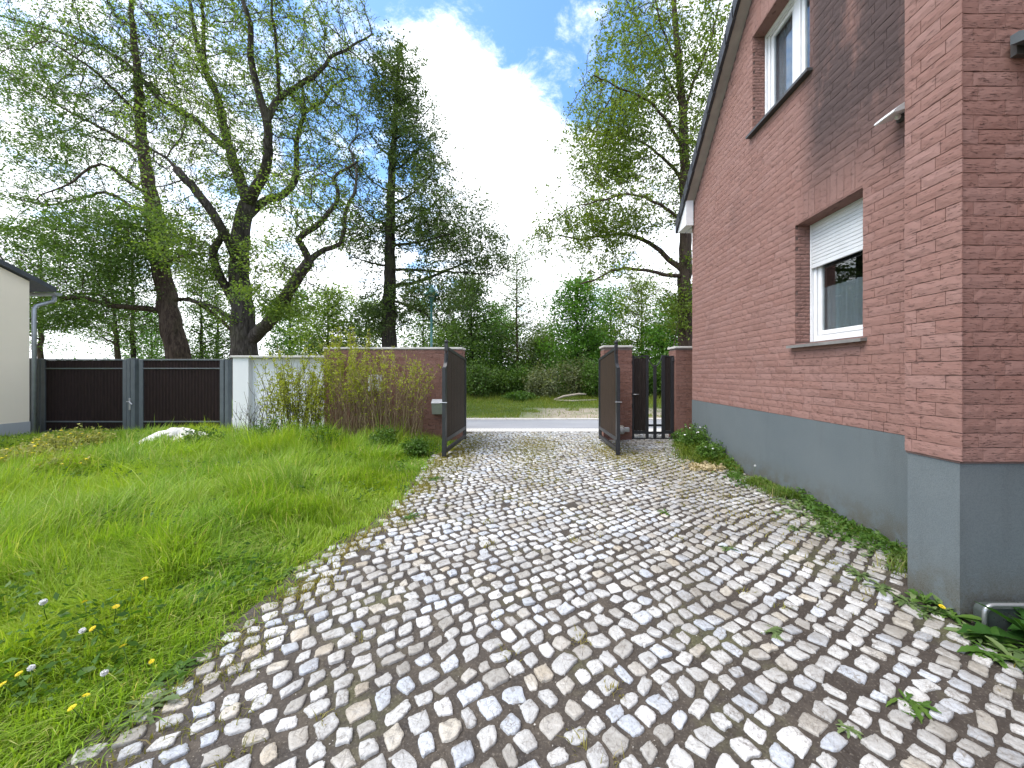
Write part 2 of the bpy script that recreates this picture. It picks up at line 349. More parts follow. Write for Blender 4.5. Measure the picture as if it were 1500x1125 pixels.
t = NT('mud joints with moss'); g = t.noise(6, 8, .62); x_, y_, z_ = t.xyz()
k = t.ramp(g, [(.3, (.024, .018, .014)), (.52, (.056, .045, .034)), (.72, (.11, .092, .072))])
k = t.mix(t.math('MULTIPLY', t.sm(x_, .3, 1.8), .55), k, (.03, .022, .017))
moss = t.math('MULTIPLY', t.sm(t.noise(1.5, 6, .6), .52, .68), .5)
k = t.mix(moss, k, (.085, .095, .026)); k = t.mix(t.ramp(t.noise(85, 5, .7), [(.56, (0, 0, 0)), (.70, (.7,) * 3)]), k, (.26, .23, .19)); k = t.mix(t.ramp(t.noise(40, 6, .7), [(.34, (.8,) * 3), (.5, (0, 0, 0))]), k, (.03, .022, .016))
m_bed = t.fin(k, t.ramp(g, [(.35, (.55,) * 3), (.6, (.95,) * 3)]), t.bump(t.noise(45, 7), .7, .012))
ys = np.linspace(-1.2, 9.5, 60); b = MB(); vs = []; fs = []
for y in ys: vs += [(edge_x(y) - .12, y, .0), (3.7, y, .0)]
fs = [(2 * i, 2 * i + 1, 2 * i + 3, 2 * i + 2) for i in range(len(ys) - 1)]; b.add(vs, fs)
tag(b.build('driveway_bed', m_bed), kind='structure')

t = NT('granite setts'); r = t.rnd
k = t.ramp(r, [(0, (.45, .45, .44)), (.2, (.53, .53, .515)), (.40, (.63, .625, .61)), (.54, (.44, .47, .51)), (.66, (.53, .56, .60)), (.76, (.35, .335, .305)), (.84, (.42, .395, .35)), (.92, (.46, .405, .32)), (.95, (.50, .46, .385))], 'CONSTANT')
k = t.mix(t.ramp(t.noise(30, 8, .72, dist=.8), [(.36, (.8,) * 3), (.47, (0, 0, 0))]), k, (.17, .15, .13))
vr = t.n('ShaderNodeTexVoronoi', feature='DISTANCE_TO_EDGE'); t.l(t.pos, vr.inputs['Vector']); vr.inputs['Scale'].default_value = 31
k = t.mix(t.math('MULTIPLY', t.sm(vr.outputs[0], .045, .005), t.sm(t.noise(6, 3), .48, .62)), k, (.2, .18, .16))
k = t.mix(t.ramp(t.noise(160, 4, .7), [(.36, (.4,) * 3), (.5, (0, 0, 0))]), k, (.2, .19, .18))
k = t.mix(t.ramp(t.noise(9, 5), [(.5, (0, 0, 0)), (.75, (.45,) * 3)]), k, (.64, .64, .62))
xx_ = t.xyz()[0]; dirt_shade = t.math('MULTIPLY', t.sm(t.math('ADD', t.noise(1.3, 7, .65), t.sm(xx_, .6, 2.6, 0, .12)), .44, .68), .6)  # dirt patches, plus shade near the house painted in as more of them
k = t.mix(dirt_shade, k, (.20, .175, .14))
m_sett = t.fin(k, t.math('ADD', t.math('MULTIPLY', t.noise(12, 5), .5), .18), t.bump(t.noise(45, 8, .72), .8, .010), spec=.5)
def setts():
    V = []; F = {3: [], 4: []}; base = 0; pitch = .102; CR, SR = math.cos(R(34)), math.sin(R(34))
    wob = [(rng.uniform(.5, 2.2), rng.uniform(.5, 2.2), rng.uniform(0, 6.3), rng.uniform(.008, .022)) for _ in range(10)]
    def warp(x, tt):
        y = tt + 0 * x
        for a, b_, c, d in wob: y = y + d * np.sin(a * x + b_ * tt + c)
        xx = x + .02 * np.sin(2.3 * tt + 1.3 * x) + .03 * np.sin(.8 * tt)
        return CR * xx - SR * y, SR * xx + CR * y        # the courses run diagonally across the drive
    tt = -2.2
    while tt < 9.6:
        rp = pitch * rng.uniform(.86, 1.16); x = -1.8 + rng.uniform(0, .15)
        while x < 9.6:
            w = rng.choice([.054, .068, .078, .086, .098, .116], p=[.1, .22, .28, .22, .12, .06]) * rng.uniform(.93, 1.07); cx = x + w / 2; x += w + rng.uniform(.014, .036)
            cy_ = tt + rp / 2 + rng.normal(0, .007)
            X, Y = warp(cx, cy_)
            if Y < .95 or Y > 9.45 or X > 3.62: continue
            ex = edge_x(Y)
            if X < ex - .05 + rng.uniform(-.06, .05): continue
            if X > WX - .06 and Y < WY1 + .05: continue
            if X > 2.5 and Y < 2.62: continue
            if rng.random() < .006: continue
            near = Y < 3.8; n = 22 if near else 9
            a = np.linspace(0, 2 * np.pi, n, endpoint=False) + rng.uniform(0, .3); hw, hd = w / 2 * rng.uniform(.9, 1.02), (rp - rng.uniform(.018, .040)) / 2
            ex_ = rng.uniform(.32, .62); ca, sa = np.cos(a), np.sin(a)
            px = np.sign(ca) * np.abs(ca) ** ex_ * hw; py = np.sign(sa) * np.abs(sa) ** ex_ * hd
            ph = rng.uniform(0, 6.28, 4); j = 1 + .07 * np.sin(2 * a + ph[0]) + .06 * np.sin(3 * a + ph[1]) + .045 * np.sin(5 * a + ph[2]) + .03 * np.sin(8 * a + ph[3]) + rng.normal(0, .03, n)
            px, py = px * j + .13 * py * rng.uniform(-1.6, 1.6), py * j + .1 * px * rng.uniform(-1, 1)
            th = rng.normal(0, .12); c_, s_ = math.cos(th), math.sin(th); lx, ly = c_ * px - s_ * py, s_ * px + c_ * py
            top = rng.uniform(.006, .015); tx, ty = rng.normal(0, .045, 2)
            rings = []
            for sc, zf in ((1.02, -.35), (1.0, .6), (.94, .96), (.62, 1.0), (.3, 1.0)):
                gx, gy = warp(cx + lx * sc, cy_ + ly * sc)
                z = top * zf + (lx * sc * tx + ly * sc * ty) * (zf > 0) + rng.normal(0, .0016, n) * (zf > .9)
                rings.append(np.c_[gx, gy, z])
            gx, gy = warp(cx, cy_); V.append(np.vstack(rings + [[[gx, gy, top * 1.0]]]))
            i = np.arange(n); q = (i + 1) % n
            for k_ in range(4): F[4].append(np.c_[base + k_ * n + i, base + k_ * n + q, base + (k_ + 1) * n + q, base + (k_ + 1) * n + i])
            F[3].append(np.c_[base + 4 * n + i, base + 4 * n + q, np.full(n, base + 5 * n)]); base += 5 * n + 1
        tt += rp
    return arr_mesh('driveway', np.vstack(V), [np.vstack(F[4]), np.vstack(F[3])])
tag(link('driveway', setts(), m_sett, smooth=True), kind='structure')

def grit():
    n = 26000; y = .95 + 6 * rng.random(n) ** 1.9; x = rng.uniform(-2.2, 3.1, n); k_ = (x > edge_x(y) - .1) & ~((x > 2.55) & (y < 2.6)) & (rng.random(n) < np.clip(.35 + .9 * vnoise(x, y, 61, 2.2), .05, 1)); x, y = x[k_], y[k_]; n = len(x)
    base = np.array([[1, 0, 0], [-1, 0, 0], [0, 1, 0], [0, -1, 0], [0, 0, 1], [0, 0, -1]]); sz = rng.gamma(2, .0011, n).clip(.001, .008); V = base[None] * sz[:, None, None] * rng.uniform(.5, 1.3, (n, 6, 1)) + np.c_[x, y, np.full(n, .002)][:, None]
    f = np.array([[0, 2, 4], [2, 1, 4], [1, 3, 4], [3, 0, 4]]); return arr_mesh('grit', V.reshape(-1, 3), [(f[None] + 6 * np.arange(n)[:, None, None]).reshape(-1, 3)])
t = NT('joint grit'); m_grit = t.fin(t.ramp(t.rnd, [(0, (.05, .04, .03)), (.4, (.13, .11, .085)), (.75, (.24, .21, .17)), (.95, (.45, .43, .39))]), .9)
tag(link('grit', grit(), m_grit), label='fine grit and crumbs of soil between the cobbles', cat='gravel', kind='stuff')

t = NT('pale paving blocks'); bt = t.n('ShaderNodeTexBrick'); t.l(t.map((1, 1, 1)), bt.inputs[0]); bt.inputs['Scale'].default_value = 1; bt.inputs['Brick Width'].default_value = .2; bt.inputs['Row Height'].default_value = .1; bt.inputs['Mortar Size'].default_value = .006
for i_, c_ in ((1, (.58, .56, .53, 1)), (2, (.66, .64, .61, 1)), (3, (.22, .20, .17, 1))): bt.inputs[i_].default_value = c_
k = t.mix(t.ramp(t.noise(2, 7), [(.4, (0, 0, 0)), (.7, (.3,) * 3)]), bt.outputs[0], (.42, .39, .34))
m_pave = t.fin(k, .85, t.bump(bt.outputs[1], -.4, .006))
b = MB(); b.box((-60, 9.5, -.2), (60, 10.02, .004)); tag(b.build('pavement', m_pave), kind='structure')
t = NT('worn asphalt'); g = t.noise(1.2, 8, .6, t.map((.3, 1, 1))); k = t.ramp(g, [(.3, (.215, .22, .235)), (.7, (.30, .305, .32))])
k = t.mix(t.ramp(t.noise(180, 3), [(.4, (0, 0, 0)), (.7, (.35,) * 3)]), k, (.36, .36, .37)); m_road = t.fin(k, .8, t.bump(t.noise(200, 3), .4, .004))
b = MB(); b.add([(-90, 10.02, -.02), (90, 10.02, -.02), (90, 12.02, -.02), (-90, 12.02, -.02)], [(0, 1, 2, 3)]); tag(b.build('road', m_road), kind='structure')
b = MB()
for i in range(-40, 41): b.box((i * 1.0 + .004, 12.02, -.15), (i * 1.0 + .996, 12.2, .02 + .004 * math.sin(i * 7)), .012)
tag(b.build('kerb', m_stonecap), kind='structure')

# ------------------------------------------------------------------ grass
def leaves_mesh(pos, size, flat=.0, aspect=.55, name='crown'):
    n = len(pos); d = rng.normal(size=(n, 3)); d[:, 2] *= (1 - flat); d /= np.linalg.norm(d, axis=1)[:, None]
    r_ = rng.normal(size=(n, 3)); s = np.cross(d, r_); s /= np.linalg.norm(s, axis=1)[:, None] + 1e-9; nn = np.cross(d, s)
    sz = size * rng.uniform(.6, 1.35, n); V = np.zeros((n, 4, 3)); h = sz[:, None]
    V[:, 0] = pos; V[:, 1] = pos + d * h * .45 + s * h * aspect * .5 + nn * h * .12; V[:, 2] = pos + d * h; V[:, 3] = pos + d * h * .5 - s * h * aspect * .5 + nn * h * .12
    return arr_mesh(name, V.reshape(-1, 3), [np.arange(4 * n).reshape(n, 4)])
def blades(n_pos, xy, h, w, lean, z0=0.0, seg=3, field=0):
    n = len(xy); a = rng.uniform(0, 2 * np.pi, n) if not field else np.pi * 2.2 * vnoise(xy[:, 0], xy[:, 1], 71, field) + rng.normal(0, 1.0, n); d = np.c_[np.cos(a), np.sin(a)]; pa = a + np.pi / 2 + rng.normal(0, .5, n); s = np.c_[np.cos(pa), np.sin(pa)]
    V = np.zeros((n, 2 * seg + 1, 3)); 
    for i in range(seg + 1):
        tq = i / seg; off = lean[:, None] * d * (tq ** 1.9) * h[:, None]; zz_ = h * (tq - .33 * np.minimum(lean, 1.2) * tq ** 2.4); ww = w * (1 - .62 * tq)
        c = np.c_[xy + off, z0 + zz_]
        if i < seg:
            V[:, 2 * i] = c; V[:, 2 * i + 1] = c; V[:, 2 * i, :2] -= s * ww[:, None]; V[:, 2 * i + 1, :2] += s * ww[:, None]
        else: V[:, 2 * seg] = c
    m = 2 * seg + 1; bs = np.arange(n)[:, None] * m
    q = np.vstack([bs + np.array([2 * i, 2 * i + 1, 2 * i + 3, 2 * i + 2]) for i in range(seg - 1)]); tr = bs + np.array([2 * seg - 2, 2 * seg - 1, 2 * seg])
    return arr_mesh('grass', V.reshape(-1, 3), [q, tr])
def lawn():
    pts = []
    for y0, y1, dens_ in [(-2.5, 1.0, 500), (1.0, 2.2, 9000), (2.2, 3.2, 6500), (3.2, 4.6, 4600), (4.6, 6.4, 3200), (6.4, 8.6, 2600), (8.6, 9.6, 1500)]:
        n = int(dens_ * (y1 - y0) * 12); y = rng.uniform(y0, y1, n); x = rng.uniform(-12.6, -.4, n)
        pts.append(np.c_[x, y][(x > -1.75 * y - .6) | (rng.random(n) < .22)])
    p = np.vstack(pts); x, y = p.T; e = edge_x(y) - x + .05 * vnoise(x, y, 3, 9) + .03 * vnoise(x, y, 33, 23)
    keep = (e > -.02) & (rng.random(len(x)) < np.clip(.35 + e * 2.2, 0, 1)) & ~((y > 8.2) & (x > -7.6)) & ~((y > 8.72) & (x < -11.8))
    # trampled bald patch near the gate foot and around the rubble
    bald = np.exp(-((x + 2.0) / .55) ** 2 - ((y - 7.0) / .5) ** 2); keep &= rng.random(len(x)) > bald * .75
    bald2 = np.exp(-((x + 7.8) / .9) ** 2 - ((y - 5.9) / .35) ** 2); keep &= rng.random(len(x)) > bald2 * .8
    p = p[keep]; e = e[keep]; x, y = p.T
    tall = np.clip((e - .35) / .9, 0, 1) * np.clip((y - 1.6) / 1.6, .25, 1)
    h = (.075 + .26 * tall * (.75 + .5 * vnoise(x, y, 5, 2.1)) + .06 * vnoise(x, y, 8, 5) * np.clip(e, 0, 1)) * rng.uniform(.6, 1.5, len(x))
    h += .2 * np.exp(-((x + 4.6) / 1.5) ** 2 - ((y - 6.9) / .9) ** 2) * rng.uniform(.5, 1.2, len(x))
    h *= 1 - .45 * np.clip((-x - 7.5) / 2.5, 0, 1)
    h *= 1 + .38 * vnoise(x, y, 90, 6.5) + .25 * vnoise(x, y, 91, 14)
    h = np.maximum(h, .035); st = rng.random(len(x)) < .02; h[st] *= 1.5
    w = np.clip(.0022 + .00055 * y, .0025, .006) * rng.uniform(.7, 1.4, len(x))
    w = np.where(x < -1.75 * y - .6, np.maximum(w, .008), w)
    return blades(0, p, h, w, (rng.gamma(2.2, .26, len(x)) * (1 + .9 * np.clip(vnoise(x, y, 44, 1.7), -.4, 1))).clip(.05, 1.7), -.03, 3, 1.3)
tag(link('grass', lawn(), m_grass), label='tall bright green meadow grass beside the cobbled drive', cat='grass', kind='stuff')
def lawn_leaves():
    n = 60000; y = 1.0 + 7.4 * rng.random(n) ** 1.5; x = rng.uniform(-11.5, -.6, n); e = edge_x(y) - x; cl = vnoise(x, y, 55, 3.2) + .5 * vnoise(x, y, 56, 8); k_ = (e > 0) & (x > -1.75 * y - .5) & (cl > .18) & ~((y > 8.2) & (x > -7.6)); x, y, e, cl = x[k_], y[k_], e[k_], cl[k_]
    z = rng.random(len(x)) * (.05 + .18 * np.clip(e - .2, 0, 1)); sz = .03 + .03 * rng.random(len(x)); return leaves_mesh(np.c_[x, y, z], sz, .55, .45, 'lawn_weeds')
tag(link('lawn_weeds', lawn_leaves(), m_leaf_weed), label='low broad leaved weeds mixed into the lawn', cat='weeds', kind='stuff')
def verge():
    n = 110000; y = 12.4 + 10.5 * rng.random(n) ** 1.3; x = rng.uniform(-15, 12, n); p = np.c_[x, y]
    sand_ = (y < 16) & (x > -.6) & (vnoise(x, y, 21, 1.6) > -.3) & (rng.random(n) < .93)
    keep = ~sand_ & (rng.random(n) < np.clip((y - 12.3) / .9, .1, 1)); p = p[keep]; x, y = p.T
    h = (.09 + .05 * vnoise(x, y, 4, 1.5) + .35 * np.clip((y - 17.8) / 3, 0, 1)) * rng.uniform(.6, 1.35, len(x))
    return blades(0, p, np.maximum(h, .04), np.full(len(x), .009) * rng.uniform(.6, 1.4, len(x)), rng.gamma(2.2, .25, len(x)).clip(.05, 1.3), -.012, 2)
tag(link('verge_grass', verge(), m_verge), label='short verge grass beyond the road', cat='grass', kind='stuff')
def joint_grass():
    P_ = []
    def patch(cx, cy, sx, sy, n):
        P_.append(np.c_[rng.normal(cx, sx, n), rng.normal(cy, sy, n)])
    patch(-.05, 7.5, .36, .8, 4200); patch(0, 5.6, .3, .8, 1200); patch(-1.4, 7.4, .22, 1.0, 3600); patch(1.4, 7.1, .28, .7, 3600); patch(2.0, 6.4, .35, .5, 1500); patch(2.3, 4.5, .35, 1.0, 1500); patch(-1.35, 6.0, .13, .8, 800)
    for _ in range(90): patch(rng.uniform(-1.9, 2.8), rng.uniform(1.3, 8), .03, .03, rng.integers(5, 40))
    for _ in range(170):
        yy = rng.uniform(1.2, 7.5); patch(edge_x(yy) + abs(rng.normal(0, .12)), yy, .05, .05, 30)
    p = np.vstack(P_); x, y = p.T; p = p[(x > edge_x(y) - .1) & (y < 9.4) & (y > 1)]
    return blades(0, p, rng.uniform(.015, .05, len(p)), np.clip(.0016 + .0007 * p[:, 1], 0, .006) * rng.uniform(.7, 1.3, len(p)), rng.gamma(3, .3, len(p)).clip(.1, 1.6), .0, 2)
tag(link('joint_grass', joint_grass(), m_mossgrass), label='sparse moss and grass sprouting in the cobble joints', cat='grass', kind='stuff')
def wall_weeds():
    P_ = []; Hh = []
    for yy in np.arange(2.65, 7.6, .035):
        n = int(rng.integers(60, 130) * (1 if yy > 3 else .8)); wdt = .36 + .1 * math.sin(yy * 2.3) + .07 * math.sin(yy * 5.1); x = WX - .01 - np.abs(rng.normal(0, wdt * .55, n)); P_.append(np.c_[x, rng.normal(yy, .05, n)])
        Hh.append(np.clip(.05 + .05 * math.sin(yy * 3.1) + .03 * math.sin(yy * 7.7) + (.10 if yy > 5.6 else 0), .03, .3) * rng.uniform(.5, 1.6, n))
    for _ in range(60):
        y0 = rng.uniform(1.5, 2.2); x0 = 2.52 + (2.25 - y0) * rng.uniform(-.3, 1.0); n = 26; P_.append(np.c_[rng.normal(x0, .05, n), rng.normal(y0, .05, n)]); Hh.append(rng.uniform(.03, .1, n))
    p = np.vstack(P_); h = np.concatenate(Hh); gap = vnoise(p[:, 0] * .6, p[:, 1], 77, 3.4) + .9 * (p[:, 1] > 6) - 1.6 * (WX - p[:, 0] - .12); k_ = (p[:, 0] < WX - .005) & (gap + rng.normal(0, .12, len(p)) > -.12) & ~((p[:, 0] > 2.56) & (p[:, 1] < 2.63) & (p[:, 1] > 2.2)); p = p[k_]; h = h[k_]
    return blades(0, p, h, np.clip(.0022 + .0007 * p[:, 1], 0, .006) * rng.uniform(.6, 1.5, len(p)), rng.gamma(3, .3, len(p)).clip(.1, 1.7), .0, 3)
tag(link('wall_weeds', wall_weeds(), grass_mat('weedy grass', (.07, .13, .02), (.13, .21, .035), (.30, .27, .12))), label='weedy grass strip along the foot of the grey plinth', cat='weeds', kind='stuff')

def wall_leaves():
    n = 9000; y = rng.uniform(2.66, 7.5, n); x = WX - .02 - np.abs(rng.normal(0, .17, n)) * (1 + .5 * np.sin(y * 4)); cl = vnoise(x, y, 81, 4.5); k_ = cl > .16; x, y = x[k_], y[k_]
    z = rng.random(len(x)) ** 1.5 * (.05 + .06 * (np.sin(y * 3.1) + 1) + .12 * (y > 5.4)); return leaves_mesh(np.c_[x, y, z], .03 + .02 * rng.random(len(x)), .45, .5, 'plinth_weeds')
tag(link('plinth_weeds', wall_leaves(), m_leaf_weed), label='small broad leaved weeds among the grass along the plinth', cat='weeds', kind='stuff')

# ------------------------------------------------------------------ brick laying
def lay(mb, origin, ud, nd, z0, z1, spans, course=.088, length=.30, thick=.011, fine=True, joint=.009):
    """split-face bricks laid in courses on a plane; spans(z_low, z_high) gives the free intervals along ud"""
    o = np.array(origin, float); ud = np.array(ud, float); nd = np.array(nd, float); up = np.array((0, 0, 1.))
    nu, nv = (6, 2) if fine else (2, 1); row = 0; z = z0
    while z + course <= z1 + 1e-6:
        for (a, c) in spans(z, z + course):
            u = a - (row % 2) * length * .5 - (row % 3) * .03
            while u < c - .02:
                w = length * random.choice((1, 1, 1, .5)) ; s0, s1 = max(u, a), min(u + w - .0035, c); u += w
                if s1 - s0 < .03: continue
                k = max(2, int(round(nu * (s1 - s0) / length))) if fine else nu; p0 = thick * random.uniform(.84, 1.0); vs = []
                zb, zt = z + joint * random.uniform(.4, .65), z + course
                for j in range(nv + 1):
                    for i in range(k + 1):
                        rim = (i in (0, k)) or (j in (0, nv)); d = p0 - (.003 if rim else 0) + (random.uniform(-.0011, .0011) if fine else 0)
                        q = zb + (zt - zb) * j / nv + (random.uniform(-.002, .002) if fine and j in (0, nv) else 0)
                        vs.append(o + ud * (s0 + (s1 - s0) * i / k) + up * (q - o[2]) + nd * d)
                fs = [(j * (k + 1) + i, j * (k + 1) + i + 1, (j + 1) * (k + 1) + i + 1, (j + 1) * (k + 1) + i) for j in range(nv) for i in range(k)]
                rimi = [i for i in range(k + 1)] + [(j + 1) * (k + 1) + k for j in range(nv)] + [nv * (k + 1) + i for i in range(k - 1, -1, -1)] + [j * (k + 1) for j in range(nv - 1, 0, -1)]
                b0 = len(vs)
                for r_ in rimi:
                    i, j = r_ % (k + 1), r_ // (k + 1); q = zb + (zt - zb) * j / nv; vs.append(o + ud * (s0 + (s1 - s0) * i / k) + up * (q - o[2]) - nd * .002)
                m = len(rimi); fs += [(rimi[(i + 1) % m], rimi[i], b0 + i, b0 + (i + 1) % m) for i in range(m)]
                mb.add(vs, fs)
        z += course; row += 1

# ------------------------------------------------------------------ the brick house
RIDGE_Y = 2.2; SL = 1.04
def roof_z(y): return 4.81 + (WY1 - y) * SL if y > RIDGE_Y else 4.81 + (WY1 - RIDGE_Y) * SL - (RIDGE_Y - y) * SL
YN = 2 * RIDGE_Y - WY1
WIN = [(3.54, 4.47, 1.86, 3.30), (4.23, 5.35, 4.99, 6.39)]      # y0, y1, z0, z1: lower and upper window
house = empty('brick_house', (WX + 2, 2.5, 0), 'tall red brick gabled house with grey plinth on the right of the drive', 'house')
def wall_spans(zl, zh):
    lim = WY1 - max(0, (zh - 4.81)) / SL - .01; lo = YN + max(0, (zh - 4.81)) / SL + .01
    cuts = [(lo, lim)]
    for y0, y1, a, c in WIN:
        c += .24
        if zh > a + .003 and zl < c - .003:
            nw = []
            for s, e in cuts:
                if y1 <= s or y0 >= e: nw.append((s, e))
                else:
                    if y0 > s: nw.append((s, y0))
                    if y1 < e: nw.append((y1, e))
            cuts = nw
    out_ = []
    for s, e in cuts:           # the pier covers y 2.25..2.58
        if s < 2.25 and e > 2.58: out_ += [(s, 2.25), (2.58, e)]
        else: out_.append((s, e))
    return [c for c in out_ if c[1] > max(c[0], 1.0)]
b = MB(); lay(b, (WX, 0, PLZ), (0, 1, 0), (-1, 0, 0), PLZ, 10.2, wall_spans)
lay(b, (WX + .004, WY1, PLZ), (1, 0, 0), (0, 1, 0), PLZ, 4.8, lambda a, c: [(0, 7.5)], fine=False)
for y0, y1, a, c in WIN:       # reveals (far jamb faces the camera) and soldier lintel underside
    lay(b, (WX, y1, a), (1, 0, 0), (0, -1, 0), a + .02, c, lambda p, q: [(0, .2)], thick=.008, course=.044, length=.12)
    lay(b, (WX, y0, a), (1, 0, 0), (0, 1, 0), a + .02, c, lambda p, q: [(0, .2)], thick=.008, course=.044, length=.12)
for y0, y1, a, c in WIN:
    zt_ = PLZ + .088 * math.floor((c + .24 - PLZ) / .088 + .0)
    zt_ = PLZ + .088 * math.ceil((c + .24 - .003 - PLZ) / .088)
    lay(b, (WX, y0, c), (0, 1, 0), (-1, 0, 0), c, zt_, lambda p, q: [(0, y1 - y0)], course=zt_ - c, length=.088, fine=False, thick=.0115)
    b.box((WX - .006, y0, c - .012), (WX + .2, y1, c + .002))
wall = b.build('wall', m_brick_house, house)
b = MB(); x0, x1 = WX, WX + .38      # masonry core with real openings
ylo, yhi = YN, WY1
def core(y0, y1, z0, z1): b.box((x0, y0, z0), (x1, y1, z1))
(l0, l1, la, lb), (u0, u1, ua, ub) = WIN
def gpoly(y0, y1, zb):         # wall slab under the roof line between y0 and y1
    pts = [(x0, y0, zb), (x0, y1, zb), (x0, y1, roof_z(y1))] + ([(x0, RIDGE_Y, roof_z(RIDGE_Y))] if y0 < RIDGE_Y < y1 else []) + [(x0, y0, roof_z(y0))]
    b.prism(pts, (.38, 0, 0))
gpoly(ylo, l0, 0.0); gpoly(l1, u1, ub); core(l1, u1, 0, ua); gpoly(u1, yhi, 0.0)
core(l0, l1, 0, la); core(l0, u0, lb, ua); gpoly(l0, u0, ua); 
gpoly(u0, l1, ub); core(u0, l1, lb, ua)
b.box((x1, yhi - .3, 0), (x1 + 7.2, yhi, 4.8)); b.box((x1, ylo, 0), (x1 + 7.2, ylo + .3, 4.8)); b.box((x1 + 6.9, ylo + .3, 0), (x1 + 7.2, yhi - .3, 4.8))
b.build('masonry', m_mortar, house)
b = MB(); b.box((WX - .006, 2.63, -.1), (WX + .05, WY1 + .006, PLZ)); b.box((WX - .006, YN, -.1), (WX + .05, 2.2, PLZ)); b.box((WX + .05, WY1, -.1), (WX + 7.5, WY1 + .006, PLZ)); b.build('plinth', m_plinth, house)
# pier
PX, PY0, PY1 = 2.584, 2.25, 2.58
b = MB(); full = lambda lo, hi: (lambda a, c: [(lo, hi)])
lay(b, (PX, PY0, PLZ - .012), (0, 1, 0), (-1, 0, 0), PLZ - .012, 9.6, full(-.016, PY1 - PY0))
lay(b, (PX, PY0, PLZ - .012), (1, 0, 0), (0, -1, 0), PLZ - .012, 9.6, full(0, WX - PX), length=.27)
lay(b, (PX, PY1, PLZ - .012), (1, 0, 0), (0, 1, 0), PLZ - .012, 9.6, full(0, WX - PX), fine=False)
b.build('pier', m_brick_pier, house)
b = MB(); b.box((PX, PY0, PLZ - .02), (WX, PY1, 9.7)); b.build('pier_core', m_mortar, house)
b = MB(); b.box((PX + .006, PY0 + .006, -.1), (WX, PY1 - .006, PLZ - .02)); b.build('pier_plinth', m_plinth, house)
# roof with verge soffit and boxed eave end
b = MB(); ox = WX - .185
rz = roof_z(RIDGE_Y)
for sgn in (1, -1):
    ye = WY1 + .32 if sgn > 0 else YN - .32; ze = 4.81 - .32 * SL
    b.prism([(ox, ye, ze + .03), (ox, RIDGE_Y, rz + .03), (ox, RIDGE_Y, rz + .21), (ox, ye, ze + .21)], (7.9, 0, 0))
for k_ in range(26):           # stepped tile edge along the verge
    y = WY1 + .34 - k_ * .205
    if y < RIDGE_Y: break
    z = roof_z(y) if y < WY1 else 4.81 - (y - WY1) * SL
    b.prism([(ox - .03, y, z - .01), (ox - .03, y - .225, z + .225 * SL - .03), (ox - .03, y - .225, z + .225 * SL + .20), (ox - .03, y, z + .24)], (.05, 0, 0))
b.build('roof', m_tile, house)
b = MB(); b.prism([(ox + .022, WY1 - .1, roof_z(WY1 - .1) - .005), (ox + .022, RIDGE_Y, rz - .005), (ox + .022, RIDGE_Y, rz + .028), (ox + .022, WY1 - .1, roof_z(WY1 - .1) + .028)], (WX - ox - .026, 0, 0)); b.build('verge_soffit', m_soffit, house)
b = MB(); ya, yb = WY1 - .12, WY1 + .30
b.prism([(ox + .01, ya, 4.44), (ox + .01, yb, 4.44), (ox + .01, yb, 4.81 - .30 * SL + .02), (ox + .01, ya, roof_z(ya) + .015)], (WX - ox - .04, 0, 0)); b.prism([(WX - .01, WY1 + .02, 4.44), (WX - .01, yb, 4.44), (WX - .01, yb, 4.81 - .30 * SL + .02), (WX - .01, WY1 + .02, 4.80)], (7.6, 0, 0)); b.build('eave_box', m_white, house)
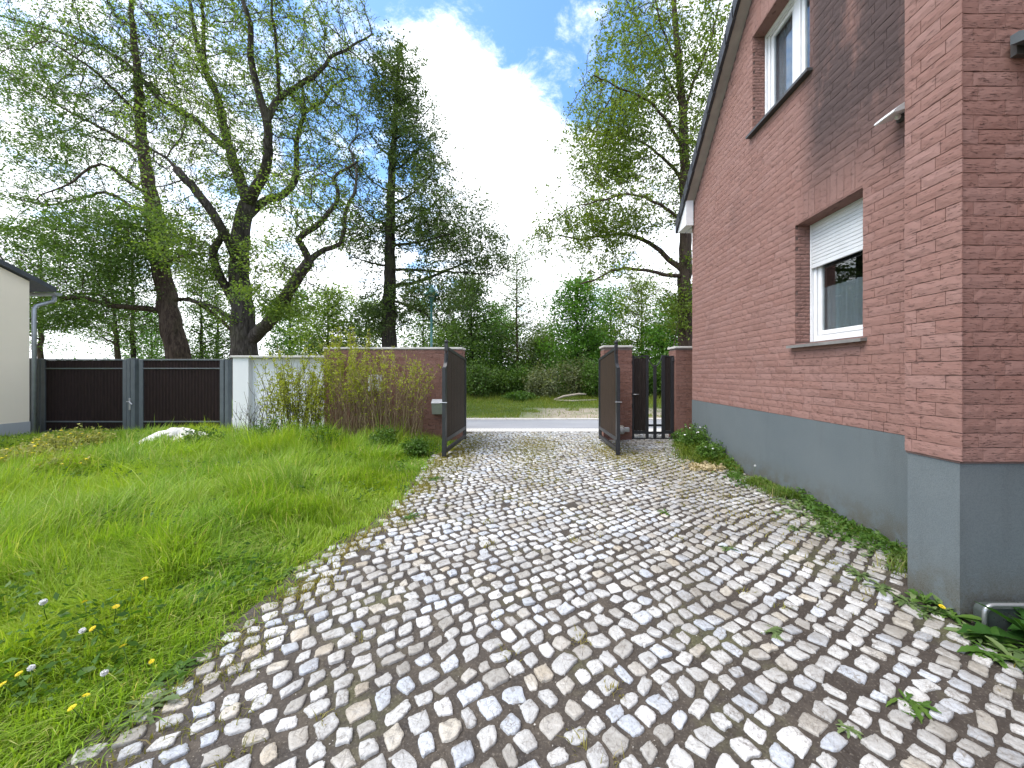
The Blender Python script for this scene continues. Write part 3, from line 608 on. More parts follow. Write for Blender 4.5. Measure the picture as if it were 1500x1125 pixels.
# windows
def window(i, sill_m, kind):
    y0, y1, a, c = WIN[i]; X = WX + .2; w = empty('window', (X, (y0 + y1) / 2, a)); w.parent = house; w.location = mathutils.Vector((X, (y0 + y1) / 2, a)) - house.location
    fr = MB(); tk = .065
    fr.box((X, y0, a), (X + .07, y0 + tk, c), .006); fr.box((X, y1 - tk, a), (X + .07, y1, c), .006); fr.box((X, y0 + tk, a), (X + .07, y1 - tk, a + tk + .02), .006); fr.box((X, y0 + tk, c - tk), (X + .07, y1 - tk, c), .006)
    fr.box((X - .035, y1 - .028, a), (X - .002, y1 - .010, c), .004); fr.box((X - .035, y0 + .010, a), (X - .002, y0 + .028, c), .004)
    if kind == 'upper': fr.box((X - .004, (y0 + y1) / 2 - .115, a + tk), (X + .066, (y0 + y1) / 2 - .005, c - tk), .006); fr.box((X - .035, y0 + .03, c - .05), (X - .002, y1 - .03, c - .006), .004)
    fr.build('frame', m_white, w)
    sa = MB(); q = tk + .008; e = .05; parts = [(y0 + q, y1 - q)] if kind != 'upper' else [(y0 + q, (y0 + y1) / 2 - .12), ((y0 + y1) / 2, y1 - q)]
    for s, t_ in parts:
        sa.box((X + .015, s, a + q + .02), (X + .06, s + e, c - q), .006); sa.box((X + .015, t_ - e, a + q + .02), (X + .06, t_, c - q), .006); sa.box((X + .015, s + e, a + q + .02), (X + .06, t_ - e, a + q + .02 + e), .006); sa.box((X + .015, s + e, c - q - e), (X + .06, t_ - e, c - q), .006)
    sa.build('sash', m_white, w)
    gl = MB()
    for s, t_ in parts: gl.box((X + .036, s + e - .005, a + q + .06), (X + .042, t_ - e + .005, c - q - e + .005))
    gl.build('pane', m_glass, w)
    sl_ = MB(); sl_.prism([(X + .004, y0 - .05, a + .004), (WX - .075, y0 - .05, a - .022), (WX - .075, y0 - .05, a - .055), (X + .004, y0 - .05, a - .03)], (0, y1 - y0 + .11, 0)); sl_.build('sill', sill_m, w)
    rm = MB(); rm.box((X + .9, y0 - .5, a - .4), (X + .95, y1 + .5, c + .3)); rm.box((X + .19, y0 - .5, a - .45), (X + .9, y1 + .5, a - .4)); rm.box((X + .19, y0 - .5, c + .3), (X + .9, y1 + .5, c + .35)); rm.box((X + .19, y1 + .5, a - .45), (X + .95, y1 + .55, c + .35)); rm.box((X + .19, y0 - .55, a - .45), (X + .95, y0 - .5, c + .35)); rm.build('room', m_dark, w)
    cu = MB(); n = 60; vs = []
    top = c - .08 if kind == 'upper' else a + .66
    for j in range(2):
        for k_ in range(n + 1):
            y = y0 + .06 + (y1 - y0 - .12) * k_ / n; vs.append((X + .09 + .012 * math.sin(k_ * 1.25) + .008 * math.sin(k_ * .7), y, (a + .08, top)[j]))
    cu.add(vs, [(k_, k_ + 1, n + 2 + k_, n + 1 + k_) for k_ in range(n)]); cu.build('curtain', m_drape if kind == 'upper' else m_net, w, True)
    if kind == 'lower':
        sh = MB(); z = c + .01; zb = 2.80
        while z > zb:
            sh.prism([(X - .03, y0 + .03, z), (X - .03, y0 + .03, z - .034), (X - .024, y0 + .03, z - .038), (X - .012, y0 + .03, z - .038), (X - .012, y0 + .03, z), (X - .022, y0 + .03, z + .003)], (0, y1 - y0 - .06, 0)); z -= .042
        sh.box((X - .034, y0 + .03, z - .008), (X - .01, y1 - .03, z + .04), .004); sh.build('shutter', m_shutter, w)
window(0, m_sill2, 'lower'); window(1, m_sill, 'upper')

# outdoor lamps on the house
def floodlight(c, d, label):
    o = empty('floodlight', c, label, 'lamp', 'floodlights on the brick house'); c = np.array(c); d = np.array(d); s = np.cross(d, (0, 0, 1))
    b = MB(); b.prism([c - s * .05 + (0, 0, -.05), c + s * .05 + (0, 0, -.05), c + s * .05 + (0, 0, .07), c - s * .05 + (0, 0, .07)], d * .03); b.build('bracket', m_sill, o)
    b = MB(); a0 = c + d * .03
    prof = [(0, .0), (0, .055), (.04, .05), (.1, .012), (.15, -.03), (.155, -.045), (.145, -.05)]
    b.prism([a0 + s * -.09 + d * x + np.array((0, 0, z)) for x, z in prof], s * .18); b.build('hood', m_gate2 if d[1] < 0 else m_white, o)
    b = MB(); b.sphere(a0 + d * .035 + np.array((0, 0, -.03)), .022, 12, 8); b.build('sensor', m_white, o, True)
p = P(1500, 66, 2.2); floodlight((p[0] + .01, PY0 - .018, p[2]), (0, -1, 0), 'dark hooded floodlight on the camera side of the brick pier')
p = P(1331, 160, 2.66); floodlight((WX - .018, 3.12, 3.70), (-1, 0, 0), 'small silver floodlight on the wall behind the brick pier')
# metal cover by the pier corner
b = MB(); o = empty('light_shaft_cover', (2.8, 2.1, 0), 'low dark metal cover with rounded shiny rim beside the pier corner', 'cover')
def rrect(x0, x1, y, z0, z1, r, k=6):
    pts = []
    for cx, cz, a in ((x1 - r, z1 - r, 0), (x0 + r, z1 - r, 90)):
        for i in range(k + 1): q = R(a + 90 * i / k); pts.append((cx + r * math.cos(q), y, cz + r * math.sin(q)))
    return [(x1, y, z0)] + pts + [(x0, y, z0)]
b.tube(rrect(2.60, 3.06, 2.14, 0, .155, .05), .011, 8); b.build('rim', m_alu, o, True)
b = MB(); b.prism(rrect(2.63, 3.03, 2.15, -.02, .125, .04), (0, .07, 0)); b.build('panel', plain('dark green grey metal', (.075, .09, .085), .3, .3, bump=.03), o)

# ------------------------------------------------------------------ cream house on the left
HY = 8.75; HX = (43 - U0) / F * HY
ch = empty('cream_house', (HX - 3, HY - 4, 0), 'small cream rendered house with dark gable roof at the left edge', 'house')
zc = H - (412 - V0) / F * HY; rise = .43; RY = HY - 4.2; YB = RY - 4.2     # ridge runs across the picture; the gable wall faces the drive
b = MB(); b.prism([(HX, YB, .36), (HX, HY, .36), (HX, HY, zc), (HX, RY, zc + 4.2 * rise), (HX, YB, zc)], (-7, 0, 0)); b.build('wall', m_cream, ch)
b = MB(); b.box((HX - 7, YB, -.1), (HX + .012, HY + .01, .36)); b.build('plinth', m_concrete, ch)
b = MB(); ov = .42; zo = zc - ov * rise
b.prism([(HX + .10, HY + ov, zo + .02), (HX + .10, RY, zc + 4.2 * rise + .02), (HX + .10, RY, zc + 4.2 * rise + .15), (HX + .10, HY + ov, zo + .13)], (-7.3, 0, 0))
b.prism([(HX + .10, YB - ov, zo + .02), (HX + .10, RY, zc + 4.2 * rise + .02), (HX + .10, RY, zc + 4.2 * rise + .15), (HX + .10, YB - ov, zo + .13)], (-7.3, 0, 0)); b.build('roof', plain('slate roof', (.05, .056, .068), .55), ch)
b = MB(); gz = zo; gy_ = HY + ov + .05
ar = [(HX + .08, gy_ + .075 * math.cos(R(a)), gz + .075 * math.sin(R(a))) for a in range(180, 361, 20)]
b.prism(ar + [(HX + .08, gy_ + .066 * math.cos(R(a)), gz + .066 * math.sin(R(a))) for a in range(360, 179, -20)], (-7.2, 0, 0)); b.prism(ar, (.008, 0, 0)); b.build('gutter', m_zinc, ch)
b = MB(); b.tube([(HX - .02, gy_, gz - .05), (HX - .02, gy_, gz - .16), (HX, gy_ - .05, gz - .22), (HX + .02, HY + .11, gz - .38), (HX + .02, HY + .07, gz - .46), (HX + .02, HY + .07, .05)], .04, 10); b.build('downpipe', m_zinc, ch, True)

# ------------------------------------------------------------------ walls and pillars
def brick_block(name, x0, x1, y0, y1, z1, label, cat, ca, cb, cap=.045, fine=True):
    o = empty(name, ((x0 + x1) / 2, (y0 + y1) / 2, 0), label, cat)
    b = MB(); tk = .014
    lay(b, (x0, y0, 0), (1, 0, 0), (0, -1, 0), .0, z1, lambda p, q: [(-tk, x1 - x0 + tk)], course=.081, length=.25, thick=tk, fine=False)
    lay(b, (x0, y1, 0), (1, 0, 0), (0, 1, 0), .0, z1, lambda p, q: [(-tk, x1 - x0 + tk)], course=.081, length=.25, thick=tk, fine=False)
    lay(b, (x0, y0, 0), (0, 1, 0), (-1, 0, 0), .0, z1, lambda p, q: [(0, y1 - y0)], course=.081, length=.25, thick=tk, fine=False)
    lay(b, (x1, y0, 0), (0, 1, 0), (1, 0, 0), .0, z1, lambda p, q: [(0, y1 - y0)], course=.081, length=.25, thick=tk, fine=False)
    b.build('brickwork', m_brick_wall, o)
    b = MB(); b.box((x0, y0, -.2), (x1, y1, z1 + .002)); b.build('masonry', plain('light mortar', (.2, .16, .14), .9), o)
    b = MB(); n = max(1, round((x1 - x0) / .9)); st = (x1 - x0 + 2 * ca) / n
    for i in range(n): b.box((x0 - ca + i * st + .003, y0 - ca, z1 + .002), (x0 - ca + (i + 1) * st - .003, y1 + ca, z1 + .002 + cap), .006)
    b.build('coping', m_stonecap, o); return o
GY = 8.28
bx0 = (476 - U0) / F * GY
brick_block('brick_wall', bx0, -1.69, GY, GY + .36, 2.04, 'red brick garden wall with pale coping behind the brown shrub', 'wall', .03, 0)
brick_block('gate_pillar', 1.52, 2.13, GY, GY + .42, 2.08, 'brick gate pillar between the driveway gate and the narrow gate', 'pillar', .04, 0)
brick_block('gate_pillar', 3.135, 3.62, GY + .0, GY + .42, 2.06, 'brick gate pillar touching the far corner of the house', 'pillar', .04, 0)
ww = empty('white_wall', ((406 - U0) / F * 8.5, 8.6, 0), 'white rendered garden wall between dark gates and brick wall', 'wall')
wx0, wx1 = (341 - U0) / F * 8.5, bx0 - .02
b = MB(); b.box((wx0, 8.5, -.2), (wx0 + .36, 8.95, 1.86)); b.box((wx0 + .36, 8.62, -.2), (wx1, 8.88, 1.858)); b.box((wx0 + .52, 8.6, .78), (wx0 + .98, 8.622, 1.02), .006); b.build('wall', m_whitewall, ww)
b = MB(); b.box((wx0 - .04, 8.46, 1.862), (wx1 + .005, 8.99, 1.91), .008); b.build('coping', m_stonecap, ww)
# plaque and letterbox on the brick wall
p0, p1 = P(540, 549, GY), P(560, 573, GY); b = MB(); b.box((p0[0], GY - .034, p1[2]), (p1[0], GY - .016, p0[2]), .004)
tag(b.build('plaque', m_white), 'small white rectangular plaque on the brick wall behind the twigs', 'sign')
p0, p1 = P(632, 588, GY - .15), P(652, 607, GY - .15); lb = empty('letterbox', (p0[0], GY, p1[2]), 'silver metal letterbox on the brick wall next to the open gate', 'letterbox')
b = MB(); b.prism([(p0[0], GY - .016, p1[2]), (p0[0], GY - .12, p1[2]), (p0[0], GY - .15, p0[2] - .05), (p0[0], GY - .05, p0[2] + .03), (p0[0], GY - .016, p0[2] + .03)], (.34, 0, 0)); b.build('box', m_alu, lb)
b = MB(); b.prism([(p0[0] - .008, GY - .158, p0[2] - .045), (p0[0] - .008, GY - .05, p0[2] + .036), (p0[0] - .008, GY - .05, p0[2] + .042), (p0[0] - .008, GY - .162, p0[2] - .04)], (.356, 0, 0)); b.build('lid', m_zinc, lb)

# ------------------------------------------------------------------ driveway gate leaves (hinged at the wall, standing open towards the camera)
def gate_leaf(sgn, xh, xn, yh, yn, label):
    """profile in s (0 hinge .. Lf free end) and z; the leaf stands along a line from hinge to free end"""
    h0 = np.array((xh, yh, 0.)); n0 = np.array((xn, yn, 0.)); d = n0 - h0; Lf = np.linalg.norm(d); d /= Lf; q = np.cross(d, (0, 0, 1.))
    A = lambda s, z, o=0: h0 + d * s + np.array((0, 0, z)) + q * o
    g = empty('driveway_gate', tuple(h0), label, 'gate', 'open leaves of the driveway gate')
    def topz(s): return 1.83 + .165 * (s / (Lf - .14))
    def bar(b, s0, s1, za, zb, t=.025):   # rectangular section, za and zb may be (z at s0, z at s1)
        za = za if isinstance(za, tuple) else (za, za); zb = zb if isinstance(zb, tuple) else (zb, zb)
        b.prism([A(s0, za[0], -t), A(s1, za[1], -t), A(s1, zb[1], -t), A(s0, zb[0], -t)], q * 2 * t)
    fr = MB(); z0 = .07
    bar(fr, 0, .06, .04, topz(0)); bar(fr, Lf - .06, Lf, .02, 1.60, .03)
    bar(fr, .06, Lf - .06, z0, z0 + .07, .022); bar(fr, .06, Lf - .06, z0 + .19, z0 + .26, .022)
    bar(fr, .06, Lf - .16, (topz(.06) - .05, topz(Lf - .16) - .05), (topz(.06), topz(Lf - .16)), .024)
    bar(fr, .11, .14, z0 + .26, topz(.12) - .05, .018); bar(fr, Lf - .135, Lf - .105, z0 + .26, 1.86, .018); bar(fr, Lf - .135, Lf - .105, z0 + .07, z0 + .19, .018); bar(fr, .11, .14, z0 + .07, z0 + .19, .018)
    arc = [(Lf - .165, topz(Lf - .16))] + [(Lf - .16 + .16 * (1 - math.cos(R(a))), 1.60 + .36 * (1 - math.sin(R(a)))) for a in range(0, 91, 9)]
    for i in range(len(arc) - 1):
        (s0, za), (s1, zb) = arc[i], arc[i + 1]; w = .035
        fr.prism([A(s0 - w, za, -.03), A(s0, za, -.03), A(s1, zb, -.03), A(max(s1 - w, s0 - w), zb - .02, -.03)], q * .06)
    bar(fr, Lf - .19, Lf - .14, topz(Lf) - .1, topz(Lf) + .04, .028)
    fr.build('frame', m_gate, g)
    pn = MB(); s = .14
    while s < Lf - .14:
        e = min(s + .118, Lf - .135); pn.prism([A(s + .003, z0 + .26, -.012), A(e - .003, z0 + .26, -.012), A(e - .003, min(topz(e) - .05, 1.93), -.012), A(s + .003, topz(s) - .05, -.012)], q * .024); s += .12
    pn.build('board_panel', m_wood, g)
    fi = MB(); fi.sphere(A(Lf - .165, topz(Lf) + .07), .036, 12, 8); fi.build('finial', m_gate, g, True)
    for z in (.42, 1.55):
        hb = MB(); hb.tube([A(-.03, z - .05), A(-.03, z + .05)], .018, 10); hb.prism([A(-.035, z - .012, -.012), A(.0, z - .012, -.012), A(.0, z + .012, -.012), A(-.035, z + .012, -.012)], q * .024); hb.build('hinge', m_gate, g)
    hb = MB(); hb.tube([A(Lf - .03, .01, .035), A(Lf - .03, .30, .035)], .009, 8); hb.build('drop_bolt', m_gate, g); hb = MB(); hb.tube([A(Lf + .004, .98, -.06), A(Lf + .004, .98, .06)], .009, 8); hb.build('handle', m_alu, g)
gate_leaf(-1, (682 - U0) / F * GY, (650 - U0) / F * 6.55, GY - .03, 6.55, 'open left leaf of the driveway gate in dark steel and brown boards')
gate_leaf(1, (878 - U0) / F * GY, (906 - U0) / F * 6.68, GY - .03, 6.68, 'open right leaf of the driveway gate beside the brick pillar')
o = empty('gate_motor', (1.95, 8.1, .2), 'small beige gate drive low beside the brick pillar', 'motor')
b = MB(); b.box((1.76, 8.12, .16), (1.94, 8.262, .34), .02); b.build('housing', plain('beige plastic', (.32, .29, .24), .6), o); b = MB(); b.tube([(1.85, 8.11, .26), (1.85, 8.0, .25)], .07, 14); b.build('cap', plain('grey plastic', (.42, .42, .42), .5), o, True); b = MB(); b.box((1.94, 8.16, .2), (2.06, 8.24, .3), .01); b.build('bracket', m_alu, o)

# ------------------------------------------------------------------ pedestrian gate
pg = empty('garden_gate', (2.63, GY + .1, 0), 'narrow dark garden gate with two board panels between brick pillars', 'gate')
gx0, gx1, gy = 2.16, 3.115, GY + .1
PX_ = lambda u: (u - U0) / F * gy
PZ_ = lambda v: H - (v - V0) / F * gy
b = MB()
posts = [(gx0, gx0 + .055), (PX_(946), PX_(950)), (PX_(957), PX_(961.5)), (PX_(969), PX_(974)), (gx1 - .07, gx1)]
zt = [PZ_(521), PZ_(520), PZ_(535), PZ_(520), PZ_(521)]
for (a, c), z in zip(posts, zt): b.box((a, gy - .02, .0), (c, gy + .02, z), .004)
b.box((gx0, gy - .018, .0), (gx1, gy + .018, .035), .004)
b.box((gx0 + .055, gy - .016, .125), (posts[1][0], gy + .016, .20), .003); b.box((posts[3][1], gy - .016, .125), (gx1 - .07, gy + .016, .20), .003); b.box((posts[1][1], gy - .016, .125), (posts[3][0], gy + .016, .175), .003)
b.box((posts[1][1], gy - .016, .295), (posts[3][0], gy + .016, .345), .003)
for s0, s1, za, zb in ((gx0 + .055, posts[1][0], zt[0] - .02, zt[1]), (posts[3][1], gx1 - .07, zt[3], zt[4] - .01)): b.prism([(s0, gy - .018, za - .035), (s1, gy - .018, zb - .035), (s1, gy - .018, zb), (s0, gy - .018, za)], (0, .036, 0))
cx = (posts[2][0] + posts[2][1]) / 2
for sg, xe in ((-1, posts[1][1]), (1, posts[3][0])):   # dip of the top rail in the middle
    pr = [(cx + sg * (abs(xe - cx)) * t_, PZ_(535) + (zt[1] - .03 - PZ_(535)) * t_ ** 2.6) for t_ in np.linspace(0, 1, 9)]
    for i in range(8):
        (xa, za), (xb, zb) = pr[i], pr[i + 1]; b.prism([(xa, gy - .016, za - .03), (xb, gy - .016, zb - .03), (xb, gy - .016, zb), (xa, gy - .016, za)], (0, .032, 0))
b.build('frame', m_gate, pg)
for s0, s1, za, zb in ((gx0 + .057, posts[1][0] - .002, zt[0] - .056, zt[1] - .037), (posts[3][1] + .002, gx1 - .072, zt[3] - .037, zt[4] - .047)):
    b = MB(); n = 3; st = (s1 - s0) / n
    for i in range(n): b.box((s0 + i * st + .002, gy - .012, .202), (s0 + (i + 1) * st - .002, gy + .012, za), .004)
    b.build('board_panel', m_wood2, pg)
b = MB(); hz_ = PZ_(577.5); b.tube([(gx0 + .03, gy - .02, hz_), (gx0 + .03, gy - .07, hz_), (gx0 + .15, gy - .07, hz_)], .011, 10); b.build('handle', m_alu, pg, True)
b = MB(); b.box((gx1 - .04, gy - .03, PZ_(530)), (gx1 + .035, gy + .03, PZ_(524)), .01); b.build('hinge', m_gate, pg)

# ------------------------------------------------------------------ dark double gate on the left
DY = 9.3; DX = lambda u: (u - U0) / F * DY; DZ = lambda v: H - (v - V0) / F * DY; zt0 = DZ(526)
def dark_leaf(ua, ub, label):
    g = empty('yard_gate', (DX((ua + ub) / 2), DY, 0), label, 'gate', 'dark gate leaves between cream house and white wall')
    b = MB(); w = .10
    b.box((DX(ua), DY - .03, .02), (DX(ua) + w, DY + .03, zt0), .006); b.box((DX(ub) - w, DY - .03, .02), (DX(ub), DY + .03, zt0), .006)
    for za, zb in ((zt0 - .035, zt0), (DZ(540.5), DZ(539)), (.27, .30), (.03, .07)): b.box((DX(ua) + w, DY - .028, za), (DX(ub) - w, DY + .028, zb), .003)
    b.build('frame', m_gate2, g)
    b = MB(); x = DX(ua) + w; xe = DX(ub) - w; n = int((xe - x) / .036); st = (xe - x) / n
    for i in range(n):
        for za, zb in ((.302, DZ(540.5) - .002), (DZ(539) + .002, zt0 - .037), (.072, .268)): b.prism([(x + i * st, DY + .012, za), (x + (i + .25) * st, DY - .008, za), (x + (i + .7) * st, DY - .008, za), (x + (i + .95) * st, DY + .012, za)], (0, 0, zb - za))
    b.build('board_panel', m_wood3, g); return g
dark_leaf(62, 187, 'dark corrugated yard gate leaf next to the cream house'); dark_leaf(205, 329, 'dark corrugated yard gate leaf next to the white wall')
def gpost(u0, u1, z, label, dy=0):
    o = empty('gate_post', (DX(u0), DY + dy, 0), label, 'post', 'posts of the dark yard gate'); b = MB(); b.box((DX(u0), DY - .06 + dy, -.1), (DX(u1), DY + .06 + dy, z), .006); b.build('post', m_gate2, o)
    b = MB(); b.box((DX(u0) - .006, DY - .066 + dy, z), (DX(u1) + .006, DY + .066 + dy, z + .012), .003); b.build('cap', m_gate2, o); return o
gpost(39.5, 50.5, zt0 + .01, 'thick grey gate post against the corner of the cream house'); gpost(52.5, 58.5, zt0 - .0, 'slim grey gate post left of the first dark leaf', .05)
g1 = gpost(189.2, 194.0, zt0 + .01, 'left one of two slim posts between the dark leaves'); g2 = gpost(196.0, 202.2, zt0 + .01, 'right one of two slim posts between the dark leaves', -.02)
gpost(332, 337, zt0 - .02, 'slim grey gate post against the white wall')
b = MB(); b.tube([(DX(191), DY - .08, DZ(588)), (DX(197), DY - .12, DZ(588)), (DX(201), DY - .12, DZ(592))], .015, 8); b.box((DX(194.6), DY - .1, DZ(600)), (DX(197), DY - .07, DZ(583)), .004); b.build('latch', m_alu, g2)

# ------------------------------------------------------------------ rubble heap
b = MB(); n = 26; vs = []; fs = []; c = P(206, 655, 6.9)
for j in range(9):
    for i in range(n):
        a = 2 * math.pi * i / n; r_ = j / 8; w_ = 1 + .16 * math.sin(2 * a + 1) + .11 * math.sin(5 * a) ; hgt = .33 * (1 - r_ ** 1.7) * (1 + .25 * math.sin(a * 2 + .6)) + random.uniform(-.03, .03) * (r_ < 1)
        vs.append((c[0] + .78 * r_ * w_ * math.cos(a), 7.6 + .5 * r_ * w_ * math.sin(a), hgt - .03))
fs = [(j * n + i, j * n + (i + 1) % n, (j + 1) * n + (i + 1) % n, (j + 1) * n + i) for j in range(8) for i in range(n)]; b.add(vs, fs)
for _ in range(70):
    a = random.uniform(0, 6.28); r_ = random.uniform(.2, 1.15); b.sphere((c[0] + .8 * r_ * math.cos(a), 7.6 + .52 * r_ * math.sin(a), max(.0, .33 * (1 - r_ ** 1.7)) - .01), random.uniform(.02, .07), 7, 5, (1, random.uniform(.6, 1), random.uniform(.5, .9)), .2)
tag(b.build('sand_heap', plain('pale lime sand', (.66, .64, .60), .9, var=.2, scale=9, bump=.6), None, True), 'low heap of whitish sand and rubble in front of the dark gates', 'heap')

# ------------------------------------------------------------------ trees
def spline(pts, step):
    pts = np.array(pts, float)
    if len(pts) < 3: 
        n = max(2, int(np.linalg.norm(pts[-1] - pts[0]) / step) + 1); return np.linspace(pts[0], pts[-1], n)
    e = np.vstack([2 * pts[0] - pts[1], pts, 2 * pts[-1] - pts[-2]]); o = []
    for i in range(1, len(e) - 2):
        n = max(1, int(round(np.linalg.norm(e[i + 1, :3] - e[i, :3]) / step)))
        for t_ in np.arange(n) / n:
            a, b_, c_, d_ = e[i - 1:i + 3]; o.append(.5 * (2 * b_ + (c_ - a) * t_ + (2 * a - 5 * b_ + 4 * c_ - d_) * t_ ** 2 + (3 * b_ - a - 3 * c_ + d_) * t_ ** 3))
    o.append(pts[-1]); return np.array(o)
def tubes(paths, rads, extra=None):
    VV = []; FF = []; base = 0
    for pts, rad in zip(paths, rads):
        n = len(pts); k = 10 if rad[0] > .12 else 7 if rad[0] > .05 else 5 if rad[0] > .02 else 3
        t_ = np.gradient(pts, axis=0); t_ /= np.linalg.norm(t_, axis=1)[:, None] + 1e-9
        ref = np.cross(t_, [.31, .95, .05]); ref /= np.linalg.norm(ref, axis=1)[:, None] + 1e-9; bb = np.cross(t_, ref); a = np.linspace(0, 2 * np.pi, k, endpoint=False)
        rr = np.array(rad)[:, None, None]
        if rad[0] > .1: rr = rr * (1 + .05 * np.sin(3 * a + np.arange(n)[:, None] * .5) + .04 * np.sin(5 * a + 1.7 * np.arange(n)[:, None]))[:, :, None]
        V = pts[:, None] + rr * (np.cos(a)[None, :, None] * ref[:, None] + np.sin(a)[None, :, None] * bb[:, None]); VV.append(V.reshape(-1, 3))
        i = np.arange(n - 1)[:, None] * k; q = np.arange(k)[None]; q2 = (q + 1) % k
        FF.append(np.stack([i + q, i + q2, i + k + q2, i + k + q], -1).reshape(-1, 4) + base); base += n * k
    if extra is not None: VV.append(extra[0]); FF.append(extra[1] + base)
    return arr_mesh('trunk', np.vstack(VV), [np.vstack(FF)])
def tree(name, label, Y0, limbs, blobs, step=.35, leaf=.09, per=9, spread=.22, mats=None, group=None, tip=.008, jit=.05, twigs=2, dense=(), cat='tree', up=.08, kill=1.3, expo=2.35, twig_len=.45, flat=.2):
    Pn, Pa, Rd = [], [], []
    for pts, r0, r1 in limbs:
        W_ = np.array([P(u, v, Y0 + dy) for u, v, dy in pts]); sp = spline(W_, step); n = len(sp); sp[1:-1] += rng.normal(0, jit * step, (n - 2, 3)) if n > 2 else 0
        if Pn:
            dd = np.linalg.norm(np.array(Pn) - sp[0], axis=1); par = int(dd.argmin())
        else: par = -1
        for i, q in enumerate(sp):
            Pn.append(q); Pa.append(par); Rd.append(r0 + (r1 - r0) * (i / max(1, n - 1)) ** .8); par = len(Pn) - 1
    nl = len(Pn); A_ = []
    for u, v, ru, rv, dY, rY, n in blobs:
        q = rng.normal(size=(n, 3)); q /= np.linalg.norm(q, axis=1)[:, None]; q *= rng.random((n, 1)) ** .4
        Yc = Y0 + dY; s_ = Yc / F; A_.append(P(u, v, Yc) + q * np.array([ru * s_, rY, rv * s_]))
    A_ = np.vstack(A_); A_ = A_[A_[:, 2] > .3]; nodes = np.array(Pn); par = list(Pa)
    D = np.full(len(A_), 1e9); I = np.zeros(len(A_), int); alive = np.ones(len(A_), bool)
    def upd(new, start):
        for s0 in range(0, len(new), 400):
            dd = np.linalg.norm(A_[:, None] - new[None, s0:s0 + 400], axis=2); j = dd.argmin(1); m = dd[np.arange(len(A_)), j]; u_ = m < D; D[u_] = m[u_]; I[u_] = j[u_] + start + s0
    upd(nodes, 0); kd = kill * step
    for it in range(70):
        alive &= D > kd
        if not alive.any(): break
        idx = np.where(alive)[0]; u_, inv = np.unique(I[idx], return_inverse=True)
        v = A_[idx] - nodes[I[idx]]; v /= np.linalg.norm(v, axis=1)[:, None]; acc = np.zeros((len(u_), 3)); np.add.at(acc, inv, v)
        acc += rng.normal(0, .35, acc.shape) * np.maximum(1, np.linalg.norm(acc, axis=1))[:, None] * .6; acc[:, 2] += up * np.linalg.norm(acc, axis=1)
        acc /= np.linalg.norm(acc, axis=1)[:, None] + 1e-9; new = nodes[u_] + acc * step; st = len(nodes); nodes = np.vstack([nodes, new]); par += list(u_); upd(new, st)
        if len(nodes) > 9000: break
    n = len(nodes); par = np.array(par); ch = [[] for _ in range(n)]
    for i in range(n):
        if par[i] >= 0: ch[par[i]].append(i)
    rad = np.zeros(n); rp = np.zeros(n); 
    order = np.argsort(-np.arange(n))
    for i in order:               # children always have larger index than parents except attached limbs, which also do
        r_ = max(tip, rp[i] ** (1 / expo)) if rp[i] > 0 else tip
        if i < nl: r_ = Rd[i]
        rad[i] = r_
        if par[i] >= 0 and not (i < nl and par[i] != i - 1): rp[par[i]] += r_ ** expo
    for i in range(nl, n): 
        if par[i] >= 0: rad[i] = min(rad[i], rad[par[i]] * .92)
    paths, rads = [], []; stack = [(0, None)]; seen = set()
    while stack:
        i, frm = stack.pop(); pts = [] ; rr = []
        if frm is not None: pts.append(nodes[frm]); rr.append(rad[i] * 1.08)
        while True:
            pts.append(nodes[i]); rr.append(rad[i]); c_ = ch[i]
            if not c_: break
            k_ = [x for x in c_ if x == i + 1 and x < nl] or [max(c_, key=lambda x: rad[x])]
            for x in c_:
                if x != k_[0]: stack.append((x, i))
            i = k_[0]
        if len(pts) > 1: paths.append(np.array(pts)); rads.append(rr)
    fine = np.where(((rad < tip * 3.2) & (np.arange(n) >= nl)) | ((np.arange(n) < nl) & (rad < .17) & (rng.random(n) < .8) & (par >= 0)))[0]
    tp = []; lp = []
    cnt = np.zeros(len(fine), int)
    for q, i in enumerate(fine):
        m = twigs + (1 if not ch[i] else 0)
        d0 = nodes[i] - nodes[par[i]]; d0 = d0 / (np.linalg.norm(d0) + 1e-9)
        for _ in range(m):
            d = d0 * .7 + rng.normal(0, .6, 3) + (0, 0, up); d /= np.linalg.norm(d); l_ = twig_len * rng.uniform(.4, 1.1); mid = nodes[i] + d * l_ * .5 + rng.normal(0, .05, 3) * l_; e = nodes[i] + (d + rng.normal(0, .22, 3)) * l_
            tp.append((nodes[i], mid, e)); lp.append((nodes[i], mid, e))
    if tp:
        tpa = np.array(tp); r3 = np.array([tip * .8, tip * .6, tip * .35]); nT = len(tpa); a = np.array([0, 2.1, 4.2]); off = np.stack([np.cos(a), np.sin(a), np.zeros(3)], 1)
        tilt = rng.normal(0, .5, (nT, 1, 1)); V = tpa[:, :, None] + r3[None, :, None, None] * (off[None, None] + np.array([0, 0, .5]) * tilt[..., None]); 
        bs = np.arange(nT)[:, None] * 9; fq = []
        for s_ in range(2):
            for k_ in range(3): fq.append(bs + np.array([s_ * 3 + k_, s_ * 3 + (k_ + 1) % 3, s_ * 3 + 3 + (k_ + 1) % 3, s_ * 3 + 3 + k_]))
        tw = (V.reshape(-1, 3), np.vstack(fq))
    root = empty(name, tuple(nodes[0] * (1, 1, 0)), label, cat, group)
    link('trunk', tubes(paths, rads, tw if tp else None), mats[0], root, True)
    ta = np.array(lp); k_ = per; t_ = rng.random((len(ta), k_)) ** .7
    pos = np.where(t_[..., None] < .5, ta[:, None, 0] + (ta[:, None, 1] - ta[:, None, 0]) * t_[..., None] * 2, ta[:, None, 1] + (ta[:, None, 2] - ta[:, None, 1]) * (t_[..., None] * 2 - 1)).reshape(-1, 3)
